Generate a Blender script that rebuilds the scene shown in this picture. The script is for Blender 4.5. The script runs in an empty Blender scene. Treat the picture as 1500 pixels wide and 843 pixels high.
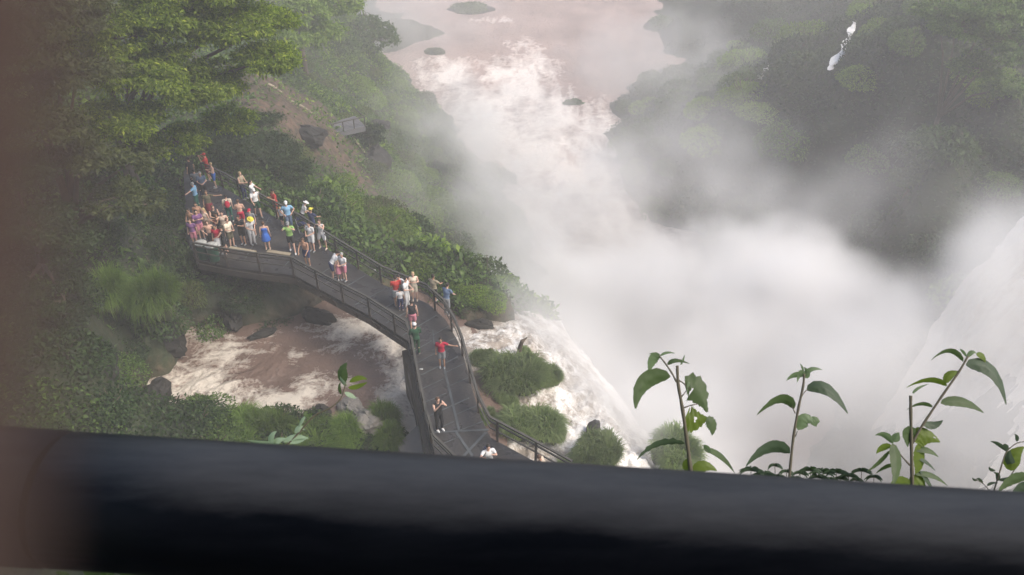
import bpy, bmesh, math, random
import numpy as np
from mathutils import Vector, Matrix, noise as mn
from mathutils.geometry import tessellate_polygon
R = math.radians
scene = bpy.context.scene
C = scene.collection
rng = np.random.default_rng(7)
random.seed(7)

# ------------------------------------------------------------------ camera geometry (metres; boardwalk deck at z = 0)
CZ, PITCH, F = 22.5, 36.0, 1177.0
CP, SP = math.cos(R(PITCH)), math.sin(R(PITCH))
def at(px, py, z=0.0):
    """world point at height z seen at photo pixel px, py"""
    dep = R(PITCH) + math.atan((py - 421.5) / F)
    d = CZ - z
    y = d / math.tan(dep)
    ax = y * CP + d * SP
    return Vector(((px - 750) / F * ax, y, z))
def at_y(px, py, y):
    dep = R(PITCH) + math.atan((py - 421.5) / F)
    z = CZ - y * math.tan(dep)
    ax = y * CP + (CZ - z) * SP
    return Vector(((px - 750) / F * ax, y, z))
FWD = Vector((0, CP, -SP)); UPV = Vector((0, SP, CP)); CAM = Vector((0, 0, CZ))
def at_d(px, py, d):
    return CAM + FWD * d + Vector((1, 0, 0)) * ((px - 750) / F * d) + UPV * (-(py - 421.5) / F * d)

# ------------------------------------------------------------------ helpers
def tag(o, label=None, cat=None, group=None, kind=None):
    if label: o['label'] = label
    if cat: o['category'] = cat
    if group: o['group'] = group
    if kind: o['kind'] = kind
    return o
def empty(name, loc=(0, 0, 0), rz=0):
    o = bpy.data.objects.new(name, None); C.objects.link(o)
    o.location = loc; o.rotation_euler = (0, 0, rz); o.empty_display_size = .2
    return o
def link(name, me, mat=None, parent=None):
    o = bpy.data.objects.new(name, me); C.objects.link(o)
    if mat is not None and len(me.materials) == 0:
        me.materials.append(mat)
    if parent is not None: o.parent = parent
    return o
def mesh_np(name, v, f, smooth=False):
    """fast mesh: v (n,3), f (m,k) constant k"""
    v = np.asarray(v, dtype=np.float32); f = np.asarray(f, dtype=np.int32)
    me = bpy.data.meshes.new(name)
    me.vertices.add(len(v)); me.vertices.foreach_set('co', v.ravel())
    m, k = f.shape
    me.loops.add(m * k); me.loops.foreach_set('vertex_index', f.ravel())
    me.polygons.add(m); me.polygons.foreach_set('loop_start', np.arange(0, m * k, k, dtype=np.int32))
    if smooth: me.polygons.foreach_set('use_smooth', np.ones(m, dtype=bool))
    me.update(calc_edges=True)
    return me
class MB:
    """collects boxes, tubes and ellipsoids into one mesh"""
    def __init__(s): s.v = []; s.f = []
    def add(s, vs, fs):
        n = len(s.v); s.v += [tuple(p) for p in vs]; s.f += [tuple(i + n for i in f) for f in fs]
        return s
    def box(s, c, sz, rot=None):
        c = Vector(c); vs = []
        for x in (-.5, .5):
            for y in (-.5, .5):
                for z in (-.5, .5):
                    p = Vector((x * sz[0], y * sz[1], z * sz[2]))
                    if rot is not None: p = rot @ p
                    vs.append(c + p)
        return s.add(vs, [(0,1,3,2),(4,6,7,5),(0,4,5,1),(2,3,7,6),(0,2,6,4),(1,5,7,3)])
    def bar(s, a, b, w, h, up=Vector((0,0,1))):
        a = Vector(a); b = Vector(b); d = (b - a)
        if d.length < 1e-6: return s
        x = d.normalized(); y = up.cross(x)
        if y.length < 1e-4: y = Vector((1,0,0)).cross(x)
        y.normalize(); z = x.cross(y)
        rot = Matrix((x, y, z)).transposed()
        return s.box((a + b) / 2, (d.length, w, h), rot)
    def tube(s, pts, rad, n=6, cap=True):
        pts = [Vector(p) for p in pts]
        if not hasattr(rad, '__len__'): rad = [rad] * len(pts)
        vs = []; fs = []; m = len(pts)
        t0 = (pts[1] - pts[0]).normalized()
        u = t0.cross(Vector((0, 0, 1)))
        if u.length < .1: u = t0.cross(Vector((1, 0, 0)))
        u.normalize()
        for i, p in enumerate(pts):
            t = (pts[min(i + 1, m - 1)] - pts[max(i - 1, 0)]).normalized()
            u = (u - t * u.dot(t)); u.normalize(); w = t.cross(u)
            for k in range(n):
                a = 2 * math.pi * k / n
                vs.append(p + (u * math.cos(a) + w * math.sin(a)) * rad[i])
        for i in range(m - 1):
            for k in range(n):
                fs.append((i*n + k, i*n + (k+1) % n, (i+1)*n + (k+1) % n, (i+1)*n + k))
        if cap:
            fs.append(tuple(range(n - 1, -1, -1))); fs.append(tuple((m-1)*n + k for k in range(n)))
        return s.add(vs, fs)
    def ell(s, c, r, nu=10, nv=7, rot=None):
        c = Vector(c); vs = []; fs = []
        for j in range(1, nv):
            th = math.pi * j / nv
            for i in range(nu):
                ph = 2 * math.pi * i / nu
                p = Vector((r[0]*math.sin(th)*math.cos(ph), r[1]*math.sin(th)*math.sin(ph), r[2]*math.cos(th)))
                if rot is not None: p = rot @ p
                vs.append(c + p)
        top = Vector((0,0,r[2])); bot = Vector((0,0,-r[2]))
        if rot is not None: top = rot @ top; bot = rot @ bot
        vs.append(c + top); vs.append(c + bot); T = len(vs) - 2
        for j in range(nv - 2):
            for i in range(nu):
                fs.append((j*nu + i, (j+1)*nu + i, (j+1)*nu + (i+1) % nu, j*nu + (i+1) % nu))
        for i in range(nu):
            fs.append((T, i, (i+1) % nu)); fs.append((T+1, (nv-2)*nu + (i+1) % nu, (nv-2)*nu + i))
        return s.add(vs, fs)
    def capsule(s, a, ra, b, rb, n=10):
        a = Vector(a); b = Vector(b); t = (b - a).normalized()
        pts = [a - t*ra*.95, a - t*ra*.7, a, b, b + t*rb*.7, b + t*rb*.95]
        return s.tube(pts, [ra*.3, ra*.7, ra, rb, rb*.7, rb*.3], n)
    def mesh(s, name, smooth=True):
        me = bpy.data.meshes.new(name); me.from_pydata([tuple(p) for p in s.v], [], s.f); me.update()
        if smooth: me.polygons.foreach_set('use_smooth', np.ones(len(me.polygons), dtype=bool))
        return me
    def build(s, name, mat, parent=None, smooth=False):
        return link(name, s.mesh(name, smooth), mat, parent)

# numpy value noise -------------------------------------------------
_T = np.random.default_rng(3).random((256, 256)).astype(np.float64)
def vnoise(x, y):
    xi = np.floor(x).astype(int); yi = np.floor(y).astype(int)
    fx = x - xi; fy = y - yi
    fx = fx*fx*(3-2*fx); fy = fy*fy*(3-2*fy)
    a = _T[xi & 255, yi & 255]; b = _T[(xi+1) & 255, yi & 255]
    c = _T[xi & 255, (yi+1) & 255]; d = _T[(xi+1) & 255, (yi+1) & 255]
    return (a*(1-fx) + b*fx)*(1-fy) + (c*(1-fx) + d*fx)*fy
def fbm(x, y, o=4, g=.5):
    s = 0; a = 1; t = 0
    for i in range(o):
        s = s + a*vnoise(x*2**i + 17.3*i, y*2**i + 9.1*i); t += a; a *= g
    return s/t
def sstep(a, b, x):
    t = np.clip((x - a)/(b - a), 0, 1); return t*t*(3-2*t)

# ------------------------------------------------------------------ materials
def mat(name):
    m = bpy.data.materials.new(name); m.use_nodes = True
    nt = m.node_tree; return m, nt, nt.nodes, nt.links, nt.nodes['Principled BSDF']
def simple(name, col, rough=.7, var=.15, scale=8, metal=0, spec=.4):
    m, nt, N, L, B = mat(name)
    tc = N.new('ShaderNodeTexCoord'); n = N.new('ShaderNodeTexNoise'); n.inputs['Scale'].default_value = scale; n.inputs['Detail'].default_value = 5
    L.new(tc.outputs['Object'], n.inputs['Vector'])
    mr = N.new('ShaderNodeMapRange'); mr.inputs[3].default_value = 1 - var; mr.inputs[4].default_value = 1 + var
    L.new(n.outputs[0], mr.inputs[0])
    mx = N.new('ShaderNodeVectorMath'); mx.operation = 'SCALE'; mx.inputs[0].default_value = col
    L.new(mr.outputs[0], mx.inputs['Scale']); L.new(mx.outputs[0], B.inputs['Base Color'])
    B.inputs['Roughness'].default_value = rough; B.inputs['Metallic'].default_value = metal
    B.inputs['Specular IOR Level'].default_value = spec
    return m
def leafmat(name, c1, c2, trans=.35, rough=.55, c3=None):
    m, nt, N, L, B = mat(name)
    g = N.new('ShaderNodeNewGeometry'); r = N.new('ShaderNodeValToRGB')
    r.color_ramp.elements[0].color = (*c1, 1); r.color_ramp.elements[1].color = (*c2, 1)
    if c3:
        e = r.color_ramp.elements.new(.93); e.color = (*c2, 1); r.color_ramp.elements[-1].color = (*c3, 1)
    oi = N.new('ShaderNodeObjectInfo')
    L.new(g.outputs['Random Per Island'], r.inputs[0])
    mr = N.new('ShaderNodeMapRange'); mr.inputs[3].default_value = .75; mr.inputs[4].default_value = 1.3
    L.new(oi.outputs['Random'], mr.inputs[0])
    mx = N.new('ShaderNodeVectorMath'); mx.operation = 'SCALE'
    L.new(r.outputs[0], mx.inputs[0]); L.new(mr.outputs[0], mx.inputs['Scale'])
    L.new(mx.outputs[0], B.inputs['Base Color']); B.inputs['Roughness'].default_value = rough
    B.inputs['Specular IOR Level'].default_value = .3
    tr = N.new('ShaderNodeBsdfTranslucent'); ms = N.new('ShaderNodeMixShader'); ms.inputs[0].default_value = trans
    sc = N.new('ShaderNodeVectorMath'); sc.operation = 'MULTIPLY'; sc.inputs[1].default_value = (1.3, 1.5, .6)
    L.new(mx.outputs[0], sc.inputs[0]); L.new(sc.outputs[0], tr.inputs['Color'])
    L.new(B.outputs[0], ms.inputs[1]); L.new(tr.outputs[0], ms.inputs[2])
    L.new(ms.outputs[0], N['Material Output'].inputs['Surface'])
    return m
M = {}
M['leaf_tree'] = leafmat('tree_leaf', (.06,.10,.012), (.21,.27,.03), .5, c3=(.36,.40,.06))
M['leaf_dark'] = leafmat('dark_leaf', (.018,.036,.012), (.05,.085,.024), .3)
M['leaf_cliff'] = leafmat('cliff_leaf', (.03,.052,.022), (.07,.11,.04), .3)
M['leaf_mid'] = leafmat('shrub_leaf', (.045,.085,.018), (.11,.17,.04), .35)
M['leaf_lime'] = leafmat('lime_leaf', (.09,.15,.022), (.20,.28,.045), .4)
M['leaf_olive'] = leafmat('olive_leaf', (.055,.075,.02), (.12,.14,.04), .35)
M['grass'] = leafmat('grass_blade', (.07,.13,.02), (.17,.25,.05), .4)
M['grass_dull'] = leafmat('wet_grass_blade', (.11,.16,.06), (.21,.26,.11), .4)
M['bark'] = simple('bark', (.11,.085,.06), .9, .4, 6)
M['stem'] = simple('green_brown_stem', (.10,.09,.06), .7, .25, 60)
M['rock'] = simple('wet_dark_rock', (.032,.03,.026), .7, .6, 2.5, spec=.2)
M['deck'] = simple('dark_grating', (.042,.039,.037), .5, .5, 1.1)
M['seam'] = simple('worn_steel_strip', (.075,.083,.086), .5, .6, 3)
M['rail'] = simple('weathered_brown_rail', (.075,.07,.06), .55, .35, 4)
M['beam'] = simple('dark_girder', (.06,.052,.045), .8, .35, 2)
M['wall'] = simple('wet_brown_concrete', (.105,.085,.065), .75, .35, 1.2)
M['slab'] = simple('grey_concrete_slab', (.20,.185,.165), .8, .2, 1.5)
M['wood'] = simple('pale_wood', (.32,.27,.19), .7, .2, 8)
M['oldwood'] = simple('brown_wood', (.20,.13,.08), .8, .3, 5)
M['greydeck'] = simple('grey_landing_boards', (.22,.22,.23), .7, .25, 2)

def wet(m):
    N = m.node_tree.nodes; L = m.node_tree.links; B = N['Principled BSDF']; tc = N['Texture Coordinate']
    n = N.new('ShaderNodeTexNoise'); n.inputs['Scale'].default_value = .7; n.inputs['Detail'].default_value = 6; L.new(tc.outputs['Object'], n.inputs[0])
    mr = N.new('ShaderNodeMapRange'); mr.inputs[1].default_value = .4; mr.inputs[2].default_value = .62; mr.inputs[3].default_value = .22; mr.inputs[4].default_value = .8
    L.new(n.outputs[0], mr.inputs[0]); L.new(mr.outputs[0], B.inputs['Roughness'])
    n2 = N.new('ShaderNodeTexNoise'); n2.inputs['Scale'].default_value = 9; n2.inputs['Detail'].default_value = 5; L.new(tc.outputs['Object'], n2.inputs[0])
    bp = N.new('ShaderNodeBump'); bp.inputs['Strength'].default_value = .5; bp.inputs['Distance'].default_value = .03; L.new(n2.outputs[0], bp.inputs['Height']); L.new(bp.outputs[0], B.inputs['Normal'])
wet(M['deck']); wet(M['wall']); wet(M['beam'])
# terrain material: earth / moss / rock by noise and slope
def terrain_mat():
    m, nt, N, L, B = mat('earth_and_moss')
    tc = N.new('ShaderNodeTexCoord')
    n1 = N.new('ShaderNodeTexNoise'); n1.inputs['Scale'].default_value = .22; n1.inputs['Detail'].default_value = 6
    n2 = N.new('ShaderNodeTexNoise'); n2.inputs['Scale'].default_value = 2.2; n2.inputs['Detail'].default_value = 8
    for n in (n1, n2): L.new(tc.outputs['Object'], n.inputs['Vector'])
    r1 = N.new('ShaderNodeValToRGB'); r1.color_ramp.elements[0].position = .35; r1.color_ramp.elements[1].position = .6
    r1.color_ramp.elements[0].color = (.014,.020,.009,1); r1.color_ramp.elements[1].color = (.035,.048,.018,1)
    L.new(n1.outputs[0], r1.inputs[0])
    r2 = N.new('ShaderNodeValToRGB'); r2.color_ramp.elements[0].position = .3; r2.color_ramp.elements[1].position = .75
    r2.color_ramp.elements[0].color = (.05,.035,.024,1); r2.color_ramp.elements[1].color = (.15,.095,.06,1)
    L.new(n2.outputs[0], r2.inputs[0])
    at_ = N.new('ShaderNodeAttribute'); at_.attribute_name = 'earth'
    ad = N.new('ShaderNodeMath'); ad.operation = 'MULTIPLY_ADD'; ad.inputs[1].default_value = .9; ad.inputs[2].default_value = -.45
    L.new(n2.outputs[0], ad.inputs[0])
    ad2 = N.new('ShaderNodeMath'); ad2.operation = 'ADD'; ad2.use_clamp = True
    L.new(ad.outputs[0], ad2.inputs[0]); L.new(at_.outputs['Fac'], ad2.inputs[1])
    mx = N.new('ShaderNodeMix'); mx.data_type = 'RGBA'
    L.new(ad2.outputs[0], mx.inputs[0]); L.new(r1.outputs[0], mx.inputs[6]); L.new(r2.outputs[0], mx.inputs[7])
    L.new(mx.outputs[2], B.inputs['Base Color']); B.inputs['Roughness'].default_value = .85
    bp = N.new('ShaderNodeBump'); bp.inputs['Strength'].default_value = .8; bp.inputs['Distance'].default_value = .3
    L.new(n2.outputs[0], bp.inputs['Height']); L.new(bp.outputs[0], B.inputs['Normal'])
    return m
M['terrain'] = terrain_mat()

def water_mat(name, silt, foamc, scale=1.0, lo=.45, hi=.75):
    """silty water; per-vertex 'foam' attribute (froth floating on it) broken up by fine noise"""
    m, nt, N, L, B = mat(name)
    tc = N.new('ShaderNodeTexCoord')
    n0 = N.new('ShaderNodeTexNoise'); n0.inputs['Scale'].default_value = 2.0*scale; n0.inputs['Detail'].default_value = 9
    n0.inputs['Roughness'].default_value = .68; n0.inputs['Distortion'].default_value = 1.2
    L.new(tc.outputs['Object'], n0.inputs['Vector'])
    a = N.new('ShaderNodeAttribute'); a.attribute_name = 'foam'
    ma = N.new('ShaderNodeMath'); ma.operation = 'MULTIPLY_ADD'; ma.inputs[1].default_value = .9
    L.new(n0.outputs[0], ma.inputs[0])
    sb = N.new('ShaderNodeMath'); sb.operation = 'SUBTRACT'; sb.inputs[1].default_value = .45
    L.new(a.outputs['Fac'], sb.inputs[0]); L.new(sb.outputs[0], ma.inputs[2])
    mr = N.new('ShaderNodeMapRange'); mr.inputs[1].default_value = lo; mr.inputs[2].default_value = hi
    L.new(ma.outputs[0], mr.inputs[0])
    n2 = N.new('ShaderNodeTexNoise'); n2.inputs['Scale'].default_value = .35*scale; n2.inputs['Detail'].default_value = 4
    L.new(tc.outputs['Object'], n2.inputs['Vector'])
    r = N.new('ShaderNodeValToRGB'); r.color_ramp.elements[0].position = .3; r.color_ramp.elements[1].position = .7
    r.color_ramp.elements[0].color = (*[c*.8 for c in silt], 1); r.color_ramp.elements[1].color = (*[c*1.2 for c in silt], 1)
    L.new(n2.outputs[0], r.inputs[0])
    mx = N.new('ShaderNodeMix'); mx.data_type = 'RGBA'; mx.inputs[7].default_value = (*foamc, 1)
    L.new(mr.outputs[0], mx.inputs[0]); L.new(r.outputs[0], mx.inputs[6]); L.new(mx.outputs[2], B.inputs['Base Color'])
    mr2 = N.new('ShaderNodeMapRange'); mr2.inputs[3].default_value = .22; mr2.inputs[4].default_value = .8
    L.new(mr.outputs[0], mr2.inputs[0]); L.new(mr2.outputs[0], B.inputs['Roughness'])
    B.inputs['Specular IOR Level'].default_value = .4
    bp = N.new('ShaderNodeBump'); bp.inputs['Strength'].default_value = .7; bp.inputs['Distance'].default_value = .25/scale
    L.new(n0.outputs[0], bp.inputs['Height']); L.new(bp.outputs[0], B.inputs['Normal'])
    return m
M['pool'] = water_mat('silty_pool_water', (.17,.115,.09), (.60,.54,.46), 1.8, .40, .85)
M['river'] = water_mat('silty_river_water', (.44,.325,.285), (.95,.86,.79), .35, .42, .8)
M['rapids'] = water_mat('foaming_rapids_water', (.36,.31,.26), (.90,.88,.85), 2.6, .36, .72)
M['fall'] = water_mat('falling_silty_water', (.66,.57,.48), (.96,.92,.85), 1.6, .3, .75)

# ------------------------------------------------------------------ world, sun, camera
w = bpy.data.worlds.new("World"); scene.world = w; w.use_nodes = True
nt = w.node_tree; bg = nt.nodes['Background']; sky = nt.nodes.new('ShaderNodeTexSky'); sky.sky_type = 'NISHITA'
SUN_EL, SUN_AZ = 50, 112     # azimuth the light comes from, degrees clockwise from +Y
sky.sun_disc = False; sky.sun_elevation = R(SUN_EL); sky.sun_rotation = R(SUN_AZ)
sky.air_density = 1.0; sky.dust_density = 4.0; sky.ozone_density = .6
nt.links.new(sky.outputs[0], bg.inputs[0]); bg.inputs[1].default_value = .15
sl = bpy.data.lights.new('sun', 'SUN'); sl.energy = 2.0; sl.angle = R(24); sl.color = (1, .95, .87)
so = bpy.data.objects.new('sun', sl); C.objects.link(so)
sd = Vector((math.sin(R(SUN_AZ))*math.cos(R(SUN_EL)), math.cos(R(SUN_AZ))*math.cos(R(SUN_EL)), math.sin(R(SUN_EL))))
so.rotation_euler = sd.to_track_quat('Z', 'Y').to_euler(); so.location = (0, 0, 60)
cam = bpy.data.cameras.new('camera'); co = bpy.data.objects.new('camera', cam); C.objects.link(co)
co.location = CAM; co.rotation_euler = (R(90 - PITCH), 0, 0)
cam.sensor_width = 36; cam.lens = F/1500*36; cam.clip_start = .004; cam.clip_end = 5000
cam.dof.use_dof = True; cam.dof.focus_distance = 20; cam.dof.aperture_fstop = 15
scene.camera = co
vs = scene.view_settings; vs.view_transform = 'Standard'; vs.look = 'None'; vs.exposure = .52; vs.gamma = 1
cy = scene.cycles
cy.use_denoising = True
try: cy.denoiser = 'OPENIMAGEDENOISE'
except Exception: pass
cy.max_bounces = 10; cy.diffuse_bounces = 3; cy.glossy_bounces = 2; cy.transmission_bounces = 4; cy.volume_bounces = 9
cy.transparent_max_bounces = 8; cy.volume_step_rate = 1.5; cy.volume_max_steps = 128
cy.use_adaptive_sampling = True; cy.adaptive_threshold = .02; cy.sample_clamp_indirect = 4

# ------------------------------------------------------------------ terrain
CTRL = []
def cp(px, py, z): p = at(px, py, z); CTRL.append((p.x, p.y, z))
for a in [(400,285,-1.2),(455,320,-1.6),(540,370,-2),(600,395,-3),(650,428,-3.4),(450,250,-6),(560,300,-12),(650,350,-18),(740,395,-26),(792,425,-31.5),
          (430,150,-4),(500,180,-10),(560,205,-18),(615,150,-31.5),(530,90,-31.5),(450,60,-12),(400,30,-8),(478,14,-24),(560,25,-32),(690,210,-31.5),(755,260,-31.5),(800,335,-31.5),
          (480,120,-16),(580,180,-25),(640,260,-24),(700,320,-26),(600,340,-15),(520,250,-9),
          (700,50,-34),(750,150,-35),(820,250,-35),(850,350,-36),(900,450,-36),(1000,500,-36),(1150,600,-36),(1000,400,-36),(1120,450,-36),(640,100,-34),(800,30,-34),(900,60,-34),(830,120,-35),
          (885,150,-31.5),(880,200,-31.5),(905,250,-31.5),(925,300,-31.5),(1000,200,-23),(1100,180,-18),(1100,300,-22),(1010,300,-28),(1200,200,-16),(960,150,-29),
          (1300,300,-19.8),(1300,200,-13.6),(1350,100,-7),(1400,0,-1),(1500,300,-15.8),(1500,100,-4),(1250,430,-32),(1500,420,-30),(1180,380,-30),(1400,300,-16),(1420,150,-5),(1550,200,-8),
          (1150,20,-18),(1240,22,-15),(1210,98,-24),(1000,20,-30),(1050,100,-33),(1150,110,-28),(1290,60,-10),(960,20,-31),
          # near: pool bed and its banks
          (300,520,-4.6),(400,520,-4.6),(500,560,-4.4),(550,500,-4.6),(600,590,-4.6),(620,640,-4.6),(640,560,-4.6),(700,500,-4.4),(480,480,-4.4),(220,570,-4.4),(560,480,-4.4),(240,600,-4.2),
          (350,635,-2.3),(450,640,-2.3),(560,650,-2.2),(330,600,-3.3),(430,600,-3.3),(530,600,-2.9),(350,700,-2.0),(550,700,-2),(480,570,-4.2),
          (180,590,-1.5),(100,600,2),(215,510,-1.3),(140,500,2.4),(60,520,4),(100,400,4),(200,430,1),(250,480,-2.2),(290,462,-2.4),(380,460,-3.0),(450,450,-3.2),(300,430,-1.2),(380,420,-1.4),(250,390,-.6),
          (20,300,5),(150,330,2),(230,260,0),(250,330,-.6),(300,240,-.4),(100,200,3),(0,100,5),(200,150,0),(300,150,-2),(330,250,-1),(350,60,-4),(200,30,-2),
          # right of the boardwalk: shelf with tussocks, then the crest
          (740,540,-3.2),(800,535,-3.6),(770,480,-3.9),(760,615,-3.2),(820,600,-3.7),(870,665,-3.4),(920,690,-3.6),(720,580,-4.3),(840,560,-5),(860,620,-4.6),(980,690,-5),(940,650,-5.4)]:
    cp(*a)
CTRL += [(3,40,-9),(6,36,-12),(9,32,-14),(11,28,-16),(13,24,-18),(6,44,-22),(11,40,-27),(15,34,-30),(18,26,-33),(18,15,-32),(1,52,-17),(4,58,-27),(14,50,-36),(20,40,-36),(22,30,-36),(22,20,-35),
         (12,18,-5),(14,10,-6),(0,14,-3),(-10,14,-2),(-20,14,0),(10,12,-4),(0,0,-2),(-30,5,2),(20,0,-3),
         (33,38,-4.5),(33,28,-4.2),(33,14,-4.2),(50,30,-4),(50,45,-4),(36,50,-24),(44,58,-20),(60,60,-2),(80,40,-2),(90,80,1),(60,90,3),(120,120,4),(70,130,-6),(40,150,-20),(60,20,-3),(50,-20,-3),
         (-60,30,12),(-60,80,8),(-60,140,0),(-30,120,-6),(-90,100,14),(-20,160,-28),(-60,200,-20),(0,230,-34),(40,230,-30),(-40,-20,6),(0,-40,0),(90,-60,0),(-120,0,16),
         (0,330,-34),(150,330,10),(-150,330,10),(250,150,14),(250,-100,10),(-250,100,20),(-250,-150,10),(0,-250,5),(0,500,10),(400,400,20),(-400,400,20)]
_P = np.array(CTRL)
def rbf_fit(P):
    d = np.hypot(P[:,None,0]-P[None,:,0], P[:,None,1]-P[None,:,1])
    n = len(P); A = np.zeros((n+1, n+1)); A[:n,:n] = -d + np.eye(n)*.6; A[:n,n] = 1; A[n,:n] = 1
    return np.linalg.solve(A, np.append(P[:,2], 0))
_W = rbf_fit(_P)
def rbf(P, W, x, y):
    x = np.asarray(x, float); y = np.asarray(y, float); s = np.full(x.shape, W[-1])
    for i in range(len(P)): s = s - W[i]*np.hypot(x - P[i,0], y - P[i,1])
    return s
RC = []
def rp(px, py, z): p = at(px, py, z); RC.append((p.x, p.y, z))
for a in [(640,500,-3.2),(700,470,-3.2),(690,500,-3.3),(740,480,-3.2),(700,590,-3.6),(660,560,-3.3),(780,500,-3.5),(815,540,-4.1),(840,580,-4.4),(845,640,-4.0),(800,590,-3.9),(900,655,-4.7),(930,690,-4.6),(960,690,-5.2),(880,620,-5.2),(760,700,-4),(850,700,-4),(1000,720,-6.5)]: rp(*a)
RC += [(3,38,-7.5),(6,35,-10.5),(9,31,-12.5),(11,27,-14),(13,23,-16),(6,42,-19),(11,38,-24),(15,32,-27),(18,26,-31),(2,47,-17),(5,54,-27),(14,46,-32),(20,38,-33),(20,20,-32)]
_RP = np.array(RC); _RW = rbf_fit(_RP)
def wp2(px, py, z): p = at(px, py, z); return (p.x, p.y)
POOL = [wp2(*q, -3.2) for q in [(188,590),(200,560),(250,545),(262,510),(275,478),(330,468),(345,478),(420,470),(465,462),(500,440),(600,420),(690,520),(720,600),(700,690),(600,690),(625,640),(600,600),(545,585),(520,610),(460,605),(440,585),(380,585),(300,600),(245,640),(215,660),(200,640),(225,612),(196,606)]]
RAP = [wp2(670,478,-3.2), wp2(700,465,-3.2), wp2(735,462,-3.2), (2.2,36), (4,42), (6,50), (22,52), (24,16), (12,17), wp2(1000,740,-5), wp2(760,740,-3.5), wp2(694,640,-3.4), wp2(664,520,-3.2)]
def poly_sd(x, y, poly):
    """signed distance to a polygon, negative inside"""
    d2 = np.full(np.shape(x), 1e12); ins = np.zeros(np.shape(x), bool); m = len(poly)
    for i in range(m):
        ax, ay = poly[i]; bx, by = poly[(i+1) % m]; ex, ey = bx-ax, by-ay
        t = np.clip(((x-ax)*ex + (y-ay)*ey)/(ex*ex+ey*ey), 0, 1); d2 = np.minimum(d2, (x-ax-t*ex)**2 + (y-ay-t*ey)**2)
        c = ((ay > y) != (by > y)) & (x < (bx-ax)*(y-ay)/((by-ay) if by != ay else 1e-9) + ax); ins ^= c
    return np.where(ins, -1, 1)*np.sqrt(d2)
def height(x, y, detail=True):
    x = np.asarray(x, float); y = np.asarray(y, float)
    z = rbf(_P, _W, x, y)
    # cliff top ledge under the photographer
    r = np.hypot(x*.55, y + 6)
    zc = 20.45 - sstep(7.55, 10.5, r + 0*x)*19 - sstep(10, 20, r)*6
    if detail:
        k = np.clip((np.hypot(x, y) - 15)/40, .12, 1)
        z = z + (fbm(x*.22+40, y*.22+40, 5) - .5)*3.2*k
    # channels cut by the water: pool left of the boardwalk, rapids right of it
    s1 = poly_sd(x, y, POOL); z = z*(1-sstep(.5, -.5, s1)) + np.minimum(z, -4.1)*sstep(.5, -.5, s1)
    z = np.where((s1 > .5) & (s1 < 4) & (z < -3.2), z*(1-sstep(.5, 1.2, s1)) + -2.9*sstep(.5, 1.2, s1)*1.0, z)
    s2 = poly_sd(x, y, RAP); rw = rbf(_RP, _RW, x, y) - .8
    z = z*(1-sstep(.6, -.6, s2)) + np.minimum(z, rw)*sstep(.6, -.6, s2)
    return np.where(r < 17, np.maximum(z, zc), z)
def hz(x, y): return float(height(np.array([x]), np.array([y]))[0])
n = 560
u = np.linspace(-1, 1, n)
gx = 42*u + 60*u**3 + 500*u**9
gy = 55 + 48*u + 70*u**3 + 500*u**9
X, Y = np.meshgrid(gx, gy, indexing='ij')
Z = height(X, Y)
idx = np.arange(n*n).reshape(n, n)
Fq = np.stack([idx[:-1,:-1], idx[1:,:-1], idx[1:,1:], idx[:-1,1:]], -1).reshape(-1, 4)
me = mesh_np('ground', np.stack([X, Y, Z], -1).reshape(-1, 3), Fq, True)
# bare earth: landslip scar above the lower landing, and the pool banks
EARTH = [(at(455,160,-6),9,5),(at(430,130,-5),6,7),(at(480,225,-8),9,4),(at(500,180,-10),8,4),(at(420,190,-5),5,4)]
E = np.zeros_like(X)
for p, rx, ry in EARTH:
    E = np.maximum(E, 1.15 - np.hypot((X - p.x)/rx, (Y - p.y)/ry)*.9)
E = np.maximum(E, .35*(Z < -2.6)*(Y < 42)); E = np.clip(E, 0, 1)
a = me.attributes.new('earth', 'FLOAT', 'POINT'); a.data.foreach_set('value', E.ravel().astype(np.float32))
g = link('ground', me, M['terrain']); tag(g, kind='structure')
def earth_at(x, y):
    e = 0
    for p, rx, ry in EARTH: e = max(e, 1.15 - math.hypot((x - p.x)/rx, (y - p.y)/ry)*.9)
    return e

# ------------------------------------------------------------------ water
def water(name, xs, ys, zf, foamf, m, kind='structure', mask=None):
    X, Y = np.meshgrid(xs, ys, indexing='ij'); Z = zf(X, Y); fo = foamf(X, Y)
    idx = np.arange(X.size).reshape(X.shape)
    q = np.stack([idx[:-1,:-1], idx[1:,:-1], idx[1:,1:], idx[:-1,1:]], -1).reshape(-1, 4)
    if mask is not None:
        k = mask(X, Y).ravel(); q = q[k[q].all(1)]
    me = mesh_np(name, np.stack([X, Y, Z], -1).reshape(-1, 3), q, True)
    a = me.attributes.new('foam', 'FLOAT', 'POINT'); a.data.foreach_set('value', fo.ravel().astype(np.float32))
    return tag(link(name, me, m), kind=kind)
def ridge(x, y, o=4, gn=.6):
    s = 0; a = 1; t = 0
    for i in range(o):
        v = 1 - np.abs(2*vnoise(x*2**i + 31*i, y*2**i + 7*i) - 1); s = s + a*v**2; t += a; a *= gn
    return s/t
def blob(X, Y, px, py, z, rx, ry):
    p = at(px, py, z); return np.clip(1.3 - np.hypot((X - p.x)/rx, (Y - p.y)/ry), 0, 1)
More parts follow.
